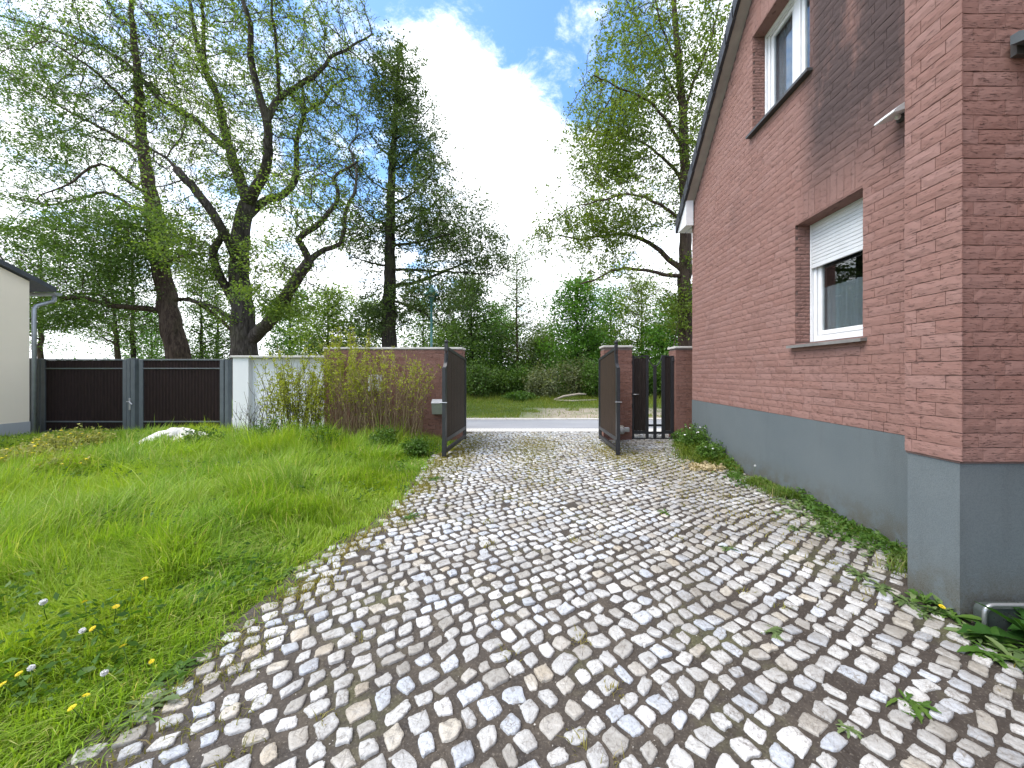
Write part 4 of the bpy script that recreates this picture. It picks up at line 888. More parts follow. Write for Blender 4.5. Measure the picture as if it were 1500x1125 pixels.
    # uneven leafing: whole sprays stay thinner or bare
    cl = np.repeat((np.sin(ta[:, 0, 0] * 1.7 + 3) + np.sin(ta[:, 0, 2] * 2.1) + np.sin(ta[:, 0, 1] * 1.9 + ta[:, 0, 0])) / 3, k_); pos = pos[rng.random(len(pos)) < np.clip(.55 + 1.15 * cl, .04, 1)]
    pos += rng.normal(0, spread * .35, pos.shape)
    ex = []
    for u, v, ru, rv, dY, rY, m in dense:
        q = rng.normal(size=(m, 3)); q /= np.linalg.norm(q, axis=1)[:, None]; q *= rng.random((m, 1)) ** .45; Yc = Y0 + dY; s_ = Yc / F; cc = P(u, v, Yc) + q * np.array([ru * s_, rY, rv * s_])
        thin = nodes[rad < .10]; d2 = np.array([thin[np.argmin(((thin - c_) ** 2).sum(1))] * .7 + c_ * .3 for c_ in cc[:150]]); sg = .32 * max(.8, Y0 / 16); near = d2[rng.integers(0, len(d2), m)] + rng.normal(0, sg, (m, 3)) * (1, 1, .4); ex.append(near)
    if ex: pos = np.vstack([pos] + ex)
    link('crown', leaves_mesh(pos, leaf, flat), mats[1], root)
    return root

OY = 13.6
oak_limbs = [
 ([(358, 585, 0), (358, 520, 0), (355, 450, 0), (350, 395, .1), (354, 335, .1), (362, 299, .1)], 0.49, 0.25),
 ([(362, 299, .1), (360, 284, .2), (342, 239, .5), (330, 194, .8), (321, 149, 1.0), (299, 97, 1.2), (284, 40, 1.3), (274, -30, 1.4)], 0.218, 0.050),
 ([(299, 97, 1.2), (298, 50, .9), (296, 0, .8), (290, -50, .6)], 0.084, 0.034),
 ([(362, 299, .1), (372, 280, -.2), (388, 250, -.5), (393, 210, -.8), (392, 179, -1), (386, 160, -1.1), (368, 97, -1.5), (366, 37, -1.8), (354, -10, -2), (348, -60, -2.2)], 0.202, 0.042),
 ([(392, 172, -1), (400, 157, -.8), (411, 142, -.6), (436, 125, -.5), (459, 112, -.4), (482, 86, -.2), (500, 76, 0), (525, 62, .2), (545, 50, .3)], 0.126, 0.029),
 ([(411, 142, -.6), (407, 105, -.9), (404, 60, -1.2), (398, 10, -1.5), (400, -40, -1.7)], 0.071, 0.025),
 ([(360, 318, .1), (375, 303, .5), (396, 291, .9), (418, 284, 1.2), (431, 266, 1.4), (435, 240, 1.6), (435, 209, 1.7), (440, 185, 1.8), (448, 164, 1.8), (444, 145, 1.9), (444, 131, 1.9)], 0.168, 0.059),
 ([(448, 164, 1.8), (460, 155, 2), (474, 149, 2.1), (480, 137, 2.2), (488, 126, 2.2), (503, 117, 2.3), (520, 112, 2.4)], 0.067, 0.025),
 ([(368, 497, 0), (385, 482, -.3), (400, 465, -.6), (415, 440, -1), (425, 424, -1.2), (440, 402, -1.4), (453, 382, -1.6)], 0.235, 0.160),
 ([(453, 382, -1.6), (446, 366, -1.7), (436, 352, -1.8), (448, 339, -1.9), (467, 329, -2.0), (483, 312, -2.1), (494, 293, -2.2), (495, 275, -2.3), (489, 262, -2.3), (505, 247, -2.4), (524, 236, -2.4)], 0.118, 0.029),
 ([(453, 382, -1.6), (475, 366, -1.4), (497, 357, -1.2), (504, 335, -1.0), (507, 307, -.9), (520, 282, -.8), (522, 255, -.7), (516, 225, -.6)], 0.101, 0.029),
 ([(349, 395, .1), (340, 365, -.4), (328, 340, -.9), (312, 312, -1.2), (291, 284, -1.4), (272, 262, -1.6), (258, 247, -1.7)], 0.168, 0.118),
 ([(258, 247, -1.7), (244, 232, -1.8), (225, 222, -1.9), (205, 200, -2)], 0.050, 0.021),
 ([(345, 440, .1), (330, 420, -.1), (318, 395, -.3), (312, 370, -.5), (325, 345, -.8)], 0.160, 0.109),
 ([(330, 213, .8), (312, 200, 1.0), (291, 179, 1.2), (266, 163, 1.4), (239, 149, 1.5), (220, 128, 1.6), (202, 108, 1.7), (178, 88, 1.8), (149, 71, 1.9), (120, 60, 2), (93, 49, 2.1), (45, 35, 2.2), (-10, 20, 2.3)], 0.126, 0.025),
 ([(345, 470, 0), (320, 455, .3), (300, 445, .5), (270, 440, .8)], 0.101, 0.042),
]
oak_blobs = [(330, 90, 130, 110, .5, 3.0, 900), (450, 100, 100, 90, 0, 2.4, 620), (480, 210, 70, 90, .5, 2.2, 420), (500, 300, 50, 70, -1.5, 1.5, 240), (200, 110, 150, 90, 1.4, 2.2, 520), (280, 220, 80, 60, -.5, 2, 260), (360, 230, 70, 70, 0, 2.5, 260), (380, -60, 150, 80, -.5, 3, 420), (300, 360, 70, 60, -.6, 1.8, 200), (430, 400, 60, 60, -1.4, 1.4, 160), (480, 120, 60, 60, 1.8, 1.6, 200), (470, 300, 75, 70, -2, 1.5, 420), (420, 250, 60, 60, 1.2, 1.3, 260), (250, 270, 60, 60, -1.6, 1.3, 220), (540, 130, 40, 90, .3, 1.5, 260)]
tree('oak_tree', 'gnarled old oak with forked trunk and sparse young leaves behind the white wall', OY, oak_limbs, oak_blobs, .30, .09, 7, .22, (m_bark, m_leaf_oak), tip=.0105, twigs=3,
     dense=[(390, 470, 60, 45, -1, 1.2, 3600), (430, 130, 80, 60, 0, 1.8, 1800), (330, 120, 90, 70, .5, 2, 1800), (480, 330, 50, 60, -1.5, 1.2, 1200), (240, 340, 60, 45, -1.5, 1.2, 1600), (300, 400, 60, 50, -.5, 1, 1800), (400, 380, 40, 40, -.8, 1, 1100), (380, 300, 50, 60, 0, 1.2, 1200), (330, 250, 60, 60, 0, 1, 900)])
left_limbs = [
 ([(268, 585, 0), (262, 523, 0), (250, 470, 0), (243, 430, .1), (233, 380, .1), (226, 320, .2), (218, 270, .2), (210, 220, .3), (205, 160, .3), (199, 90, .3), (193, 20, .3), (190, -50, .3)], .44, .05),
 ([(243, 456, .1), (215, 452, -.3), (185, 449, -.6), (160, 446, -.9), (135, 440, -1.1), (112, 436, -1.3), (77, 435, -1.6), (40, 428, -1.9)], .13, .05),
 ([(160, 446, -.9), (150, 434, -.7), (120, 430, -.6), (85, 437, -.8), (50, 445, -1.1)], .07, .03),
 ([(226, 320, .2), (205, 306, .6), (187, 299, .9), (168, 287, 1.2), (149, 282, 1.4), (120, 290, 1.7), (92, 297, 1.9), (67, 300, 2.1), (20, 290, 2.4)], .09, .025),
 ([(220, 285, .2), (202, 276, -.3), (175, 256, -.7), (149, 240, -1), (120, 255, -1.3), (93, 275, -1.6), (60, 285, -1.9)], .085, .02),
 ([(210, 225, .3), (180, 205, .8), (150, 188, 1.2), (123, 175, 1.5), (95, 160, 1.8), (65, 142, 2.1), (37, 127, 2.3), (0, 110, 2.5)], .085, .02),
 ([(205, 170, .3), (180, 145, -.3), (145, 110, -.8), (110, 85, -1.2), (70, 60, -1.6)], .07, .02),
 ([(233, 390, .1), (255, 380, -.5), (285, 372, -.9), (310, 372, -1.2)], .09, .03),
 ([(250, 440, 0), (275, 438, .6), (300, 450, 1.0), (325, 470, 1.2), (345, 490, 1.4)], .10, .06)]
left_blobs = [(120, 170, 130, 120, .3, 2.8, 850), (80, 300, 110, 60, .2, 2.4, 420), (190, 350, 90, 50, -.5, 2, 420), (90, 440, 80, 45, -1.2, 1.6, 320), (200, 60, 110, 80, 0, 2.4, 380), (30, 80, 90, 80, 1, 2.4, 300), (170, 420, 60, 40, -.6, 1.5, 200), (20, 380, 60, 50, -1.4, 1.6, 200), (290, 400, 50, 35, -.8, 1.2, 140)]
tree('lime_tree', 'tall leaning brown tree with long low branches behind the dark gates', 14.6, left_limbs, left_blobs, .31, .09, 11, .2, (m_bark2, m_leaf_left), tip=.0085, flat=.4,
     dense=[(190, 345, 105, 50, -.5, 1.7, 12000), (90, 460, 60, 35, -1.2, 1.2, 4500), (150, 400, 90, 45, -.6, 1.4, 7500), (80, 210, 90, 30, .6, 1.6, 2500), (40, 340, 60, 40, -1, 1.4, 2500), (110, 150, 120, 90, 0, 2.4, 3500), (130, 40, 30, 35, 0, .6, 700), (40, 230, 50, 20, 0, 1, 500)])
dark_limbs = [([(570, 580, 0), (570, 500, 0), (571, 420, 0), (572, 330, 0), (574, 250, 0), (578, 180, 0), (582, 110, 0), (585, 62, 0)], .34, .03)]
for v_, du, dv, dy, r_ in [(420, 130, -45, .6, .09), (440, 80, 40, -1.0, .06), (390, -60, -15, .8, .05), (360, 110, -25, -1.2, .06), (335, 90, -60, 1.0, .055), (330, -55, -40, -1, .045), (300, 70, -55, -.8, .05), (280, -50, -40, .9, .04), (250, 60, -50, 1, .045), (230, -35, -45, -.7, .035), (205, 60, -50, -.9, .04), (185, -30, -50, .7, .03), (160, 45, -45, .8, .03), (140, -28, -45, -.6, .025), (395, 160, 8, -.5, .06), (455, -45, 25, .6, .04)]:
    dark_limbs.append(([(572 + (330 - v_) * .03, v_, 0), (572 + du * .35, v_ + dv * .2, dy * .35), (572 + du * .7, v_ + dv * .6, dy * .7), (572 + du, v_ + dv, dy)], r_, r_ * .3))
dark_blobs = [(580, 130, 40, 75, 0, 1.0, 420), (610, 215, 50, 55, 0, 1.3, 300), (640, 310, 75, 70, 0, 1.9, 640), (680, 370, 70, 50, -.2, 1.7, 420), (535, 330, 40, 90, 0, 1.3, 330), (640, 430, 70, 40, -.5, 1.5, 240), (560, 450, 45, 40, 0, 1, 200)]
tree('alder_tree', 'straight dark trunked tree with tiered foliage in the middle of the sky gap', 13.9, dark_limbs, dark_blobs, .26, .095, 17, .2, (m_bark3, m_leaf_dark), tip=.0075, flat=.45, up=.0,
     dense=[(580, 150, 34, 80, 0, .8, 4000), (560, 470, 26, 36, 0, .5, 1800), (650, 325, 85, 55, 0, 1.6, 4200), (700, 380, 55, 28, 0, 1.3, 2400), (655, 425, 70, 30, -.3, 1.2, 1600), (615, 215, 40, 40, 0, .8, 1200), (540, 330, 30, 60, 0, .8, 900)])
right_limbs = [([(1004, 585, 0), (1004, 500, 0), (1004, 400, 0), (1004, 320, 0), (1003, 250, 0), (1000, 170, 0), (994, 90, 0), (988, 20, 0), (985, -60, 0)], .34, .07),
 ([(1000, 405, 0), (970, 402, -.4), (945, 396, -.8), (915, 392, -1.1), (895, 398, -1.3), (870, 410, -1.5), (850, 416, -1.6)], .085, .025),
 ([(1000, 395, 0), (980, 380, .3), (960, 362, .6), (940, 350, .9), (912, 343, 1.2), (880, 345, 1.5), (850, 350, 1.8), (820, 345, 2)], .12, .03),
 ([(1003, 325, 0), (975, 305, -.6), (945, 290, -1.1), (915, 285, -1.5), (885, 292, -1.9), (855, 300, -2.2)], .075, .02), ([(1003, 270, 0), (980, 240, .5), (950, 215, 1), (920, 200, 1.4), (880, 195, 1.8), (845, 185, 2)], .075, .02), ([(1002, 220, 0), (975, 175, -.5), (945, 145, -1), (910, 130, -1.4), (870, 110, -1.8)], .07, .02),
 ([(998, 150, 0), (975, 110, .5), (955, 60, .9), (925, 30, 1.2)], .06, .02), ([(1000, 170, 0), (1020, 110, -.3), (1040, 60, -.6), (1055, 0, -.8)], .06, .02), ([(994, 100, 0), (970, 40, -.5), (955, -20, -.8)], .05, .02), ([(1003, 300, 0), (1020, 250, .6), (1040, 200, 1)], .05, .02), ([(1004, 430, 0), (1000, 450, -.5), (990, 490, -.7), (985, 530, -.9)], .03, .012)]
right_blobs = [(940, 90, 80, 100, 0, 2, 560), (900, 200, 90, 70, 0, 2.2, 520), (890, 300, 100, 55, 0, 2.2, 460), (860, 350, 90, 45, .5, 1.9, 320), (980, 250, 60, 100, 0, 2, 300), (1020, 80, 60, 100, 0, 1.8, 300), (960, -40, 90, 60, 0, 2, 240), (930, 400, 80, 30, -.6, 1.2, 150), (990, 430, 30, 60, 0, .9, 140)]
tree('beech_tree', 'tall bright leafy tree with long side branches beside the house gable', 14.0, right_limbs, right_blobs, .28, .105, 11, .22, (m_bark2, m_leaf_right), tip=.008, flat=.4,
     dense=[(960, 100, 60, 90, 0, 1.4, 3800), (905, 185, 75, 30, 0, 1.5, 4200), (900, 245, 55, 24, 0, 1.2, 3000), (870, 330, 75, 22, .4, 1.4, 3000), (960, 310, 50, 40, 0, 1.2, 1000), (1000, 200, 35, 100, 0, 1.2, 1500), (1000, 460, 16, 50, -.2, .5, 1500), (1030, 60, 40, 70, 0, 1, 900)])

# background trees beyond the verge
def bgtree(u, vt, vb, ru, Y, mats, label, n=300, leaf=.14, per=9, trunk=.14, name='young_tree', bare=.25, lean=0, group='trees beyond the road', dens=4.6, tw=2):
    h = vb - vt; g = 547 + H * F / Y
    limbs = [([(u, g, 0), (u + lean * .3, vb - h * .15, .1), (u + lean * .6, vb - h * .5, 0), (u + lean, vt + h * .06, 0)], trunk, .02)]
    for k_ in range(12):
        f_ = bare + (1 - bare) * (k_ + random.uniform(0, .8)) / 12.5; v_ = vb - h * f_; du = random.choice((-1, 1)) * ru * random.uniform(.5, .9) * (1 - abs(f_ - .45) * .9); limbs.append(([(u + lean * f_, v_, 0), (u + lean * f_ + du * .5, v_ - abs(du) * .2, random.uniform(-.5, .5)), (u + lean * f_ + du, v_ - abs(du) * .55, random.uniform(-1, 1))], trunk * .3, .012))
    bl = []; dl = []; s_ = Y / F
    for k_ in range(6):
        f_ = bare + (1 - bare) * (k_ + .5) / 6; w_ = ru * (math.sin(math.pi * min(.97, f_ * .85 + .12)) ** .7) * random.uniform(.75, 1.1); bl.append((u + lean * f_ + random.uniform(-.25, .25) * ru, vb - h * f_, w_, h * .13, 0, w_ * s_ * .9, n // 6)); dl.append((u + lean * f_, vb - h * f_, w_, h * .12, 0, w_ * s_ * .9, int(n * dens)))
    tree(name, label, Y, limbs, bl, .38 * Y / 22, leaf, per, .3, mats, group, tip=.011, flat=.3, twigs=tw, twig_len=.6, dense=dl)
MB_ = (m_bark3, m_leaf_maple)
bgtree(845, 412, 600, 66, 23, MB_, 'vivid green maple standing centre right behind the verge', 460, .16, 10, .16, 'maple_tree', .12)
bgtree(757, 372, 600, 42, 24, (m_bark2, m_leaf_birch), 'slender sparse birch with thin dark trunk in the gateway view', 260, .12, 7, .13, 'birch_tree', .3, dens=2.2)
bgtree(690, 408, 600, 58, 24, (m_bark3, m_leaf_bush), 'dense round dark tree just right of the lamp post', 480, .16, 11, .2, 'lime_tree', .1)
bgtree(895, 425, 600, 40, 27, (m_bark3, m_leaf_maple), 'narrow green tree right of the vivid maple', 280, .16, 9, .15, 'maple_tree', .2)
bgtree(940, 410, 600, 52, 25, (m_bark2, m_leaf_right), 'yellowish airy tree left of the house corner', 320, .14, 8, .15, 'young_tree', .2)
bgtree(985, 440, 600, 40, 22, (m_bark3, m_leaf_maple), 'green tree close to the far house corner', 280, .15, 9, .15, 'young_tree', .15)
bgtree(800, 470, 600, 40, 29, (m_bark2, m_leaf_birch), 'pale small tree left of the vivid maple', 240, .15, 8, .1, 'young_tree', .1)
bgtree(725, 450, 600, 40, 30, (m_bark3, m_leaf_maple), 'fresh green tree behind the slender birch', 300, .17, 9, .14, 'young_tree', .1)
bgtree(480, 430, 600, 62, 24, (m_bark3, m_leaf_oak), 'leafy green tree behind the yellow shrub top', 420, .16, 9, .16, 'young_tree', .1)
bgtree(425, 425, 600, 45, 27, (m_bark3, m_leaf_maple), 'green tree just right of the oak trunk', 280, .16, 9, .16, 'young_tree', .12)
bgtree(620, 440, 600, 45, 28, (m_bark3, m_leaf_left), 'pale leafy tree behind the lamp post', 240, .15, 7, .14, 'young_tree', .15)
bgtree(183, 380, 600, 55, 19, (m_bark2, m_leaf_left), 'thin leaning trunked tree above the first dark gate leaf', 240, .10, 7, .2, 'woodland_tree', .4, -22, dens=2.6)
bgtree(197, 340, 600, 50, 20, (m_bark3, m_leaf_left), 'thin upright tree between the two dark gate leaves', 220, .10, 6, .17, 'woodland_tree', .4, -4, dens=2.6)
bgtree(295, 400, 600, 48, 22, (m_bark3, m_leaf_left), 'slim tree seen between leaning tree and oak', 240, .12, 7, .17, 'woodland_tree', .3, dens=2.6)
bgtree(318, 430, 600, 40, 25, (m_bark3, m_leaf_bush), 'dark slim tree close left of the oak trunk', 220, .13, 8, .2, 'woodland_tree', .25, dens=2.6)
bgtree(222, 455, 600, 45, 27, (m_bark3, m_leaf_maple), 'low bright tree behind the leaning trunk', 260, .16, 9, .12, 'young_tree', .05)
bgtree(60, 330, 600, 60, 21, (m_bark2, m_leaf_left), 'pale tree rising behind the cream house roof', 300, .11, 7, .18, 'woodland_tree', .35, dens=2.6)
bgtree(540, 440, 600, 40, 25, (m_bark3, m_leaf_oak), 'light green tree left of the dark straight trunk', 240, .15, 8, .14, 'young_tree', .1)
bgtree(1050, 400, 600, 55, 26, (m_bark3, m_leaf_right), 'tree hidden mostly by the house corner', 220, .16, 8, .16, 'young_tree', .15)

bgtree(735, 470, 600, 46, 27, (m_bark3, m_leaf_maple), 'broad fresh green tree low behind the birch trunk', 320, .17, 9, .12, 'young_tree', .02)
bgtree(790, 492, 600, 44, 26, (m_bark3, m_leaf_birch), 'low pale green tree filling the gap left of the vivid maple', 300, .16, 9, .1, 'young_tree', .02)
bgtree(870, 480, 600, 42, 25, (m_bark3, m_leaf_oak), 'low yellow green tree behind the right gate leaf', 300, .16, 9, .1, 'young_tree', .02)
bgtree(660, 470, 600, 44, 26, (m_bark3, m_leaf_left), 'low green tree behind the left gate leaf', 300, .16, 9, .1, 'young_tree', .02)
bgtree(960, 480, 600, 40, 24, (m_bark3, m_leaf_maple), 'low green tree behind the narrow gate', 280, .15, 9, .1, 'young_tree', .02)
def bush(u, vt, ru, Y, mat, label, n=2600, leaf=.13, name='bush', group='bushes along the far verge', bark_m=None):
    s_ = Y / F; X = (u - U0) * s_; w = ru * s_; h = H - (vt - V0) * s_; o = empty(name, (X, Y, 0), label, 'bush', group); stems = []; rr = []; pos = []
    for k_ in range(16):
        a = random.uniform(0, 6.28); q = random.uniform(.1, 1) ** .6; tip_ = np.array([X + w * q * math.cos(a), Y + w * .8 * q * math.sin(a), h * (1 - .55 * q * q) * random.uniform(.75, 1.05)]); b0 = np.array([X + .15 * w * math.cos(a), Y + .15 * w * math.sin(a), 0]); mid = (b0 + tip_) / 2 + rng.normal(0, .1, 3) * w; mid[2] += .1 * h
        pts = spline([b0, mid, tip_], .3); stems.append(pts); rr.append(list(np.linspace(.03, .008, len(pts))))
        m = n // 16; i = rng.integers(len(pts) // 3, len(pts), m); pos.append(pts[i] + rng.normal(0, 1, (m, 3)) * np.array([.2 * w, .2 * w, .13 * h]))
    pos = np.vstack(pos); pos = pos[pos[:, 2] > .03]
    link('stems', tubes(stems, rr), bark_m or m_bark2, o, True); link('foliage', leaves_mesh(pos, leaf, .2, .6), mat, o); return o
for i, (u, vt, ru, Y, mat, lab) in enumerate([
 (700, 530, 30, 20.5, m_leaf_bush, 'dark green bush just right of the open left gate leaf'), (735, 540, 26, 21.5, m_leaf_bush, 'deep green bush under the slender birch'), (768, 530, 26, 22, m_leaf_weed, 'fresh green bush beneath the birch'),
 (800, 535, 30, 21, m_leaf_dry, 'greyish bush left of the fallen branch'), (840, 520, 34, 21.5, m_leaf_dry, 'tall greyish arching bush above the fallen branch'), (872, 530, 28, 20.5, m_leaf_weed, 'green bush left of the open right gate leaf'),
 (905, 530, 34, 22, m_leaf_bush, 'bush behind the middle brick pillar'), (950, 535, 30, 21, m_leaf_weed, 'bush seen through the narrow gate'), (985, 520, 28, 20, m_leaf_bush, 'bush near the far house corner'), (660, 520, 32, 22, m_leaf_bush, 'bush behind the left gate leaf'),
 (610, 500, 36, 23, m_leaf_bush, 'bush behind the lamp post foot'), (545, 490, 40, 24, m_leaf_weed, 'bush behind the brick wall coping'), (470, 485, 42, 23, m_leaf_weed, 'bush behind the white wall right half'), (415, 490, 36, 24, m_leaf_bush, 'bush right of the oak foot'),
 (310, 500, 34, 23, m_leaf_bush, 'bush left of the oak foot'), (225, 498, 36, 25, m_leaf_weed, 'bright bush above the second dark gate leaf'), (130, 515, 50, 40, m_leaf_bush, 'distant low bush above the first dark gate leaf'), (760, 575, 20, 19.6, m_leaf_weed, 'low nettle clump on the verge')]):
    bush(u, vt, ru, Y, mat, lab, 3000 if i < 10 else 2400)
# far woodland mass closing the horizon
def woodland():
    n = 70000; x = rng.uniform(-70, 70, n); y = rng.uniform(36, 48, n); prof = 3.6 + 1.2 * np.sin(x * .31) + .9 * np.sin(x * .83 + 1) + .5 * np.sin(x * 2.1); prof = np.where(x < -14, prof * .45 + .6, prof)
    z = prof * rng.random(n) ** .75 + .0; return leaves_mesh(np.c_[x, y, z], .34, .2, .7, 'woodland')
tag(link('woodland', woodland(), m_leaf_bush), 'far green woodland edge closing the view beyond the verge', 'woodland', kind='stuff')
b = MB(); q = P(812, 583, 19.2); b.tube([(q[0], 19.2, .12), (q[0] + .5, 19.3, .3), (q[0] + 1.3, 19.4, .42), (q[0] + 1.7, 19.5, .40)], [.05, .06, .05, .03], 8); b.tube([(q[0] + .1, 19.1, .1), (q[0] + .9, 19.0, .08), (q[0] + 2.2, 19.2, .12)], [.04, .05, .03], 8)
tag(b.build('fallen_branch', plain('bleached wood', (.36, .31, .25), .85), None, True), 'bleached fallen branch lying on the verge before grey bushes', 'branch')

# ------------------------------------------------------------------ street lamp
LY = 12.7; lx = (632 - U0) / F * LY; lt = H - (420 - V0) / F * LY
lamp = empty('street_lamp', (lx, LY, 0), 'slim green street lamp with bell shaded lantern behind the brick wall', 'street lamp')
m_teal = plain('teal painted metal', (.035, .13, .115), .45, var=.2)
b = MB(); b.lathe((lx, LY, 0), [(.09, -.05), (.09, .5), (.06, .58), (.045, .7), (.04, lt - .55)], 14); b.build('pole', m_teal, lamp, True)
b = MB(); b.lathe((lx, LY, lt), [(.045, -.55), (.06, -.5), (.06, -.46), (.10, -.44), (.11, -.36)], 14); b.build('collar', m_teal, lamp, True)
b = MB(); b.lathe((lx, LY, lt), [(.10, -.44), (.11, -.34), (.10, -.28)], 14); b.build('glass', plain('lamp glass', (.6, .66, .62), .2), lamp, True)
b = MB(); b.lathe((lx, LY, lt), [(.27, -.30), (.255, -.27), (.15, -.20), (.10, -.10), (.07, -.03), (.03, .0), (.02, .06)], 18); b.build('shade', m_teal, lamp, True)

# ------------------------------------------------------------------ shrubs in front of the wall
def twig_shrub(name, x0, x1, y, n, hmin, hmax, label, leaf_top, leaf_n, fan=.5, cat='shrub', m_t=None, m_l=None, lsz=.045):
    o = empty(name, ((x0 + x1) / 2, y, 0), label, cat); st = []; rr = []; pos = []
    for _ in range(n):
        f_ = random.random(); bx = x0 + (x1 - x0) * (.2 + .6 * f_) + random.gauss(0, .08); by = y + random.gauss(0, .13); h = random.uniform(hmin, hmax) * (1 - .25 * abs(f_ - .5)); dx = (f_ - .5) * fan * 2 + random.gauss(0, .16); dy = random.gauss(0, .2)
        p0 = np.array((bx, by, 0)); p2 = np.array((bx + dx * h * .6, by + dy * h, h)); p1 = (p0 + p2) / 2 + np.array((-dx * .12, 0, .06 * h)) + rng.normal(0, .03, 3)
        pts = spline([p0, p1, p2], .16); pts[1:] += rng.normal(0, .010, pts[1:].shape); st.append(pts); rr.append(list(np.linspace(random.uniform(.005, .011), .0025, len(pts))))
        for _b in range(random.randint(1, 4)):
            i = random.randint(len(pts) // 3, len(pts) - 2); l_ = random.uniform(.12, .4); d = np.array((random.gauss(dx, .4), random.gauss(0, .4), 1.)); d /= np.linalg.norm(d); q = spline([pts[i], pts[i] + d * l_ * .5 + rng.normal(0, .02, 3), pts[i] + d * l_], .12); st.append(q); rr.append(list(np.linspace(.0045, .002, len(q))))
            if random.random() < .6: m = leaf_n; pos.append(q[rng.integers(0, len(q), m)] + rng.normal(0, .015, (m, 3)))
        m = leaf_n * 2; tt_ = rng.random(m) ** .5; tt_ = leaf_top + (1 - leaf_top) * tt_; pos.append(pts[(tt_ * (len(pts) - 1)).astype(int)] + rng.normal(0, .022, (m, 3)))
    link('stems', tubes(st, rr), m_t or m_twig, o, True); link('foliage', leaves_mesh(np.vstack(pos), lsz, .0, .5), m_l or m_leaf_shrub, o); return o
sy = 7.55; sx = lambda u: (u - U0) / F * sy
twig_shrub('forsythia_shrub', sx(490), sx(640), sy, 140, 1.35, 2.05, 'wide brown twiggy shrub with few leaves before the brick wall', .72, 6, .34)
twig_shrub('forsythia_shrub', sx(395), sx(480), sy, 90, 1.1, 2.25, 'yellow green leafy shrub in front of the white wall', .3, 22, .32, m_t=bark('green twig bark', (.13, .12, .05), (.2, .2, .08), .2))
twig_shrub('leafy_shrub', sx(478), sx(530), sy + .1, 50, 1.8, 2.6, 'tall yellowish shrub between the twiggy shrub and white wall', .5, 30, .25)
twig_shrub('dry_weed', sx(345), sx(385), sy + .2, 16, .7, 1.25, 'thin dry dark weed stalks before the left end of white wall', .3, 3, .3, 'weed', m_bark2, m_leaf_dry, .03)

# ------------------------------------------------------------------ leafy weeds, one by one
def leaf_blade(b, p, d, l_, w, droop=.5, k=9, tooth=.45):
    d = np.array(d, float); d /= np.linalg.norm(d); s = np.cross(d, (0, 0, 1)); s /= np.linalg.norm(s) + 1e-9; vs = []; cv = random.uniform(-.25, .25); tw = random.uniform(-.4, .4)
    for i in range(k + 1):
        t_ = i / k; c = np.array(p) + d * l_ * t_ + s * cv * l_ * t_ * t_ + np.array((0, 0, -droop * l_ * t_ * t_)); ww = w * math.sin(math.pi * min(.985, .05 + .93 * t_ ** 1.25)) * (1 + tooth * ((i % 2) - .5)) + .0012
        ss = s + np.array((0, 0, tw * t_)); vs += [c - ss * ww + (0, 0, .3 * ww), c, c + ss * ww + (0, 0, .3 * ww)]
    fs = []
    for i in range(k): a = i * 3; fs += [(a, a + 1, a + 4, a + 3), (a + 1, a + 2, a + 5, a + 4)]
    b.add(vs, fs)
def rosette(x, y, r_, n, label, tall=.5, mat=None, z=.01, wide=1):
    o = empty('weed', (x, y, 0), label, 'weed', 'leafy weeds by the drive'); b = MB()
    for i in range(int(n * 2.2)):
        a = 2.4 * i + random.uniform(-.5, .5); e = random.uniform(.1, 1.2) * tall; l_ = r_ * random.uniform(.35, 1.1)
        leaf_blade(b, (x + random.gauss(0, .12) * r_, y + random.gauss(0, .12) * r_, z), (math.cos(a), math.sin(a), e), l_, l_ * random.uniform(.06, .13) * wide, random.uniform(.2, .75), 9, random.uniform(.1, .8))
    b.build('leaves', mat or random.choice((m_leaf_weed, m_weed2)), o, True); return o
m_weed2 = leaf_mat('grey green weed leaves', [(.07, .12, .04), (.11, .17, .055), (.17, .22, .09)], .3)
for u, v, r_, n, tall, lab in [(1338, 1035, .11, 10, .4, 'broad leaved weed sprouting between cobbles at lower right'), (1130, 926, .10, 9, .35, 'small green weed in a cobble joint right of centre'), (1245, 1072, .06, 9, .3, 'tiny weed in the joints left of the broad leaved weed'),
   (1365, 885, .14, 10, 2.2, 'upright leafy weed against the pier plinth'), (1330, 886, .15, 14, .7, 'bushy weed left of the upright one by the pier'), (1400, 905, .15, 13, .6, 'weed with dandelion at the pier corner'), (1260, 845, .13, 12, .5, 'weed rosette near the plinth short of the pier'),
   (1290, 865, .12, 12, .5, 'grey green weed rosette close to the pier'), (1470, 945, .2, 14, .8, 'dense weed in front of the metal cover'), (1440, 960, .15, 12, .5, 'low weed left of the dense weed by the cover'), (1065, 805, .10, 9, .3, 'yellowish weed in joints towards the house'), (975, 752, .10, 8, .3, 'faint weed in the joints near the middle of the drive'), (1165, 775, .14, 12, .4, 'pale green weed on the edge of the weed strip'), (600, 900 - 140, .13, 10, .5, 'weed at the lawn edge half way along'),
   (640, 702, .15, 12, .5, 'weed at the lawn edge near the left gate leaf'), (262, 985, .13, 11, .5, 'plantain leaves at the near lawn edge'), (215, 1040, .12, 10, .5, 'dock leaves at the nearest lawn edge'), (420, 840, .10, 10, .6, 'pale weed at the lawn edge before the bare patch')]:
    q = G(u, v); rosette(min(q[0], 2.53) if q[1] < 2.7 else min(q[0], 3.0), q[1], r_, n, lab, tall)
b = MB()
